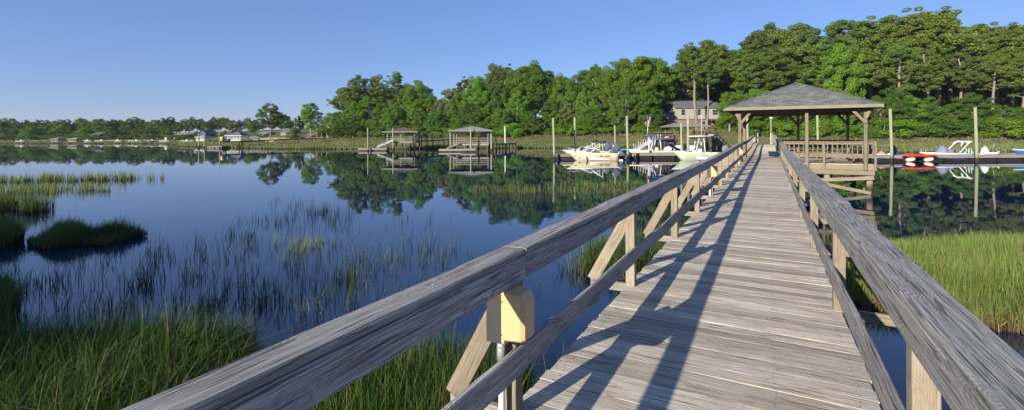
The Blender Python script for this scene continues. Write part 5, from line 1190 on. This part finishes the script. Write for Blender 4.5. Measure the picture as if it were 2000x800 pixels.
for x in (8.6, 10.6, 12.8): m = MB(); m.box(x-.06, x+.06, -2.2, -2.08, 0, 2.55); m.build('porch_post', M['oldw'], H)
m = MB(); x = 8.6
while x < 15.5: m.box(x-.03, x+.03, -3.5, -3.44, -.6, .6); x += .35
m.box(8.5, 15.5, -3.5, -3.42, .6, .7); m.build('garden_fence', M['beamw'], H)
wx2 = 30*127/F; H2 = thing('sunroom_wing', 'lower glazed wing with grey roof left of the two-storey brick house', 'house', G(1289, 127.5, 3.6))
wallbox(H2, 0, wx2, 0, 7, -1, 3.0, 'siding', 'wall', 1.6); gable(H2, 0, wx2+.1, 0, 7, 3.05, 2.6, M['shingledk'])
for k in range(4): window(H2, .6+k*1.0, 0, .7, .75, 1.6)
# steps of the garden
st = thing('garden_steps', 'weathered wooden garden steps below the brick house porch', 'steps', G(1375, 118, 2.9))
for k in range(5): m = MB(); m.box(-.9+.5*k*0, .9, .5*k, .5*k+.4, .12+.25*k, .18+.25*k); m.build('tread', M['greyw'], st)
for x in (-.95, .95): m = MB(); m.beam((x, 0, .0), (x, 2.5, 1.25), .05, .25); m.build('stringer', M['greyw'], st)
# partly hidden houses among the trees
for px0, px1, D, ye, yr, mat, rm, lab in ((900, 940, 158, 246, 238, 'siding', 'shinglebr', 'tan house glimpsed through trees behind the grey-roofed dock shelter'), (985, 1018, 150, 246, 236, 'brick', 'shinglebr', 'red brick house glimpsed between trunks above the garden plants'), (1135, 1165, 146, 252, 244, 'brick', 'shingledk', 'small brick house glimpsed between trees above the cream boats'),
                                          (1188, 1214, 150, 240, 230, 'siding', 'shingledk', 'tan house glimpsed through trees left of the flag')):
    b = G(px0, D, 0); z = gz(b.x, D+3); wd_ = (px1-px0)*D/F; ze = CAMZ-(ye-hor(px0))*D/F; zr = CAMZ-(yr-hor(px0))*D/F
    o = thing('house', lab, 'house', (b.x, D, z)); wallbox(o, 0, wd_, 0, 6, -.5, ze-z, mat, 'wall', .8*(zr-ze)); gable(o, 0, wd_, 0, 6, ze-z, zr-ze, M[rm])
    for t in (.25, .7): window(o, wd_*t, 0, (ze-z)-1.9, .9, 1.3)
def fhouse(px0, px1, D, ybase, ye, yr, mat, rm, lab, ridge='x', wins=3, group=None):
    hz = hor(px0); s_ = D/F; b = G(px0, D, CAMZ-(ybase-hz)*s_); wd_ = (px1-px0)*s_; o = thing('house', lab, 'house', b, 0, group); ze = (ybase-ye)*s_; zr = (ybase-yr)*s_
    wallbox(o, 0, wd_, 0, 7, -1, ze, mat, 'wall', (zr-ze)*.85, ridge); gable(o, 0, wd_, 0, 7, ze, zr-ze, M[rm], ridge, ov=.3)
    for k in range(wins): window(o, wd_*(k+.5)/wins, 0, ze*.35, min(1.2, wd_/wins*.4), ze*.42)
    return o
fhouse(339, 368, 216, 271, 264.5, 260.5, 'sidewhite', 'shinglegr', 'long low white house on the far shore', wins=6)
fhouse(387, 402, 216, 271, 262, 254, 'sideblue', 'shingledk', 'grey house with white gable facing the creek on the far shore', 'y', 2)
fhouse(178, 194, 232, 271, 263, 258.5, 'sideblue', 'shingledk', 'dark blue house half hidden by trees on the far shore', 'x', 3)
fhouse(506, 520, 190, 266, 261, 257.5, 'sidewhite', 'shinglegr', 'white house left of the lone wide pine', 'x', 3)
fhouse(548, 566, 186, 266, 259, 255, 'sidewhite', 'shinglegr', 'pale house partly hidden right of the lone wide pine', 'x', 3)
gh = fhouse(639, 668, 158, 268, 246, 232, 'sidegreen', 'shinglegr', 'pale green gabled house with white trim behind the dark tree', 'y', 2)
dk = thing('raised_deck', 'pale raised wooden deck with stairs beside the green house', 'deck', G(618, 156, 2.0))
m = MB(); m.box(0, 5, 0, 2.5, 1.9, 2.05); m.build('deck_floor', M['fasc'], dk)
for x in (.1, 1.7, 3.3, 4.9): m = MB(); m.box(x-.09, x+.09, .02, .2, -.3, 3.0); m.build('deck_post', M['fasc'], dk)
m = MB(); m.beam((0, 0, 3.0), (5, 0, 3.0), .1, .12); m.beam((0, 0, 2.5), (5, 0, 2.5), .05, .5); m.build('deck_railing', M['fasc'], dk)
m = MB(); m.beam((-3.6, .6, 0), (0, .6, 2.0), 1.0, .25); m.beam((-3.6, .1, .9), (0, .1, 2.9), .08, .12); m.build('stairs', M['fasc'], dk)
bk_ = MB(); L = (632-505)*157/F; x = 0; bo = thing('bulkhead', 'pale stone bulkhead along the lawn behind the long low pier', 'bulkhead', G(505, 155.5, .8))
while x < L: q = random.uniform(.8, 1.6); bk_.box(x, min(x+q-.05, L), random.uniform(-.05, .05), .5, 0, random.uniform(1.0, 1.3)); x += q
bk_.build('stones', M['stone'], bo); m = MB(); m.box(0, L, -.02, .55, 1.3, 1.38); m.build('coping', M['trim'], bo)
# flag
b = G(1266, 78, 0); o = thing('flag', 'American flag hanging limp on a thin pole left of the small shelter', 'flag', (b.x, b.y, 0))
pipe(o, 'flag_pole', [(-.12, 0, .3), (-.12, 0, 6.1)], .035, 'alu')
fb = NB('flag_cloth'); u, v = fb.uv(); st_ = fb.math('GREATER_THAN', fb.math('FRACT', fb.math('MULTIPLY', u, 6.5)), .5); can = fb.math('MULTIPLY', fb.math('LESS_THAN', u, .54), fb.math('GREATER_THAN', v, .62))
fb.bsdf(fb.mix(can, fb.mix(st_, (.5, .02, .03), (.6, .6, .6)), (.02, .03, .2)), .8)
m = MB(); vs = []; fs = []; uv = []
for j in range(13):
    for i in range(9): u_ = i/8; v_ = j/12; vs.append((-.1+(.5*u_)*(.6+.4*v_), .10*math.sin(u_*9+v_), 4.35+1.65*v_-.1*u_))
for j in range(12):
    for i in range(8): a = j*9+i; fs.append((a, a+1, a+10, a+9)); uv.append([(i/8, j/12), ((i+1)/8, j/12), ((i+1)/8, (j+1)/12), (i/8, (j+1)/12)])
m.add(vs, fs, uv, smooth=True); m.build('flag_cloth', fb.m, o)

# thin summer haze over the creek
hb = NB('haze_air'); hv = hb.n('ShaderNodeVolumePrincipled'); hv.inputs['Color'].default_value = (.80, .87, 1, 1); hv.inputs['Density'].default_value = .00012; hv.inputs['Anisotropy'].default_value = .2
hb.l(hv.outputs[0], hb.out.inputs['Volume'])
zc = 45.0; me = bpy.data.meshes.new('haze'); X = 5300
me.from_pydata([(sx*X, sy*X, z) for z in (-2.5, zc) for sx, sy in ((-1, -1), (1, -1), (1, 1), (-1, 1))], [], [(3, 2, 1, 0), (4, 5, 6, 7), (0, 1, 5, 4), (1, 2, 6, 5), (2, 3, 7, 6), (3, 0, 4, 7)])
me.materials.append(hb.m); ho = bpy.data.objects.new('haze', me); col.objects.link(ho); tag(ho, 'thin pale blue morning haze over the creek', 'haze', kind='stuff')
sc.cycles.volume_bounces = 0
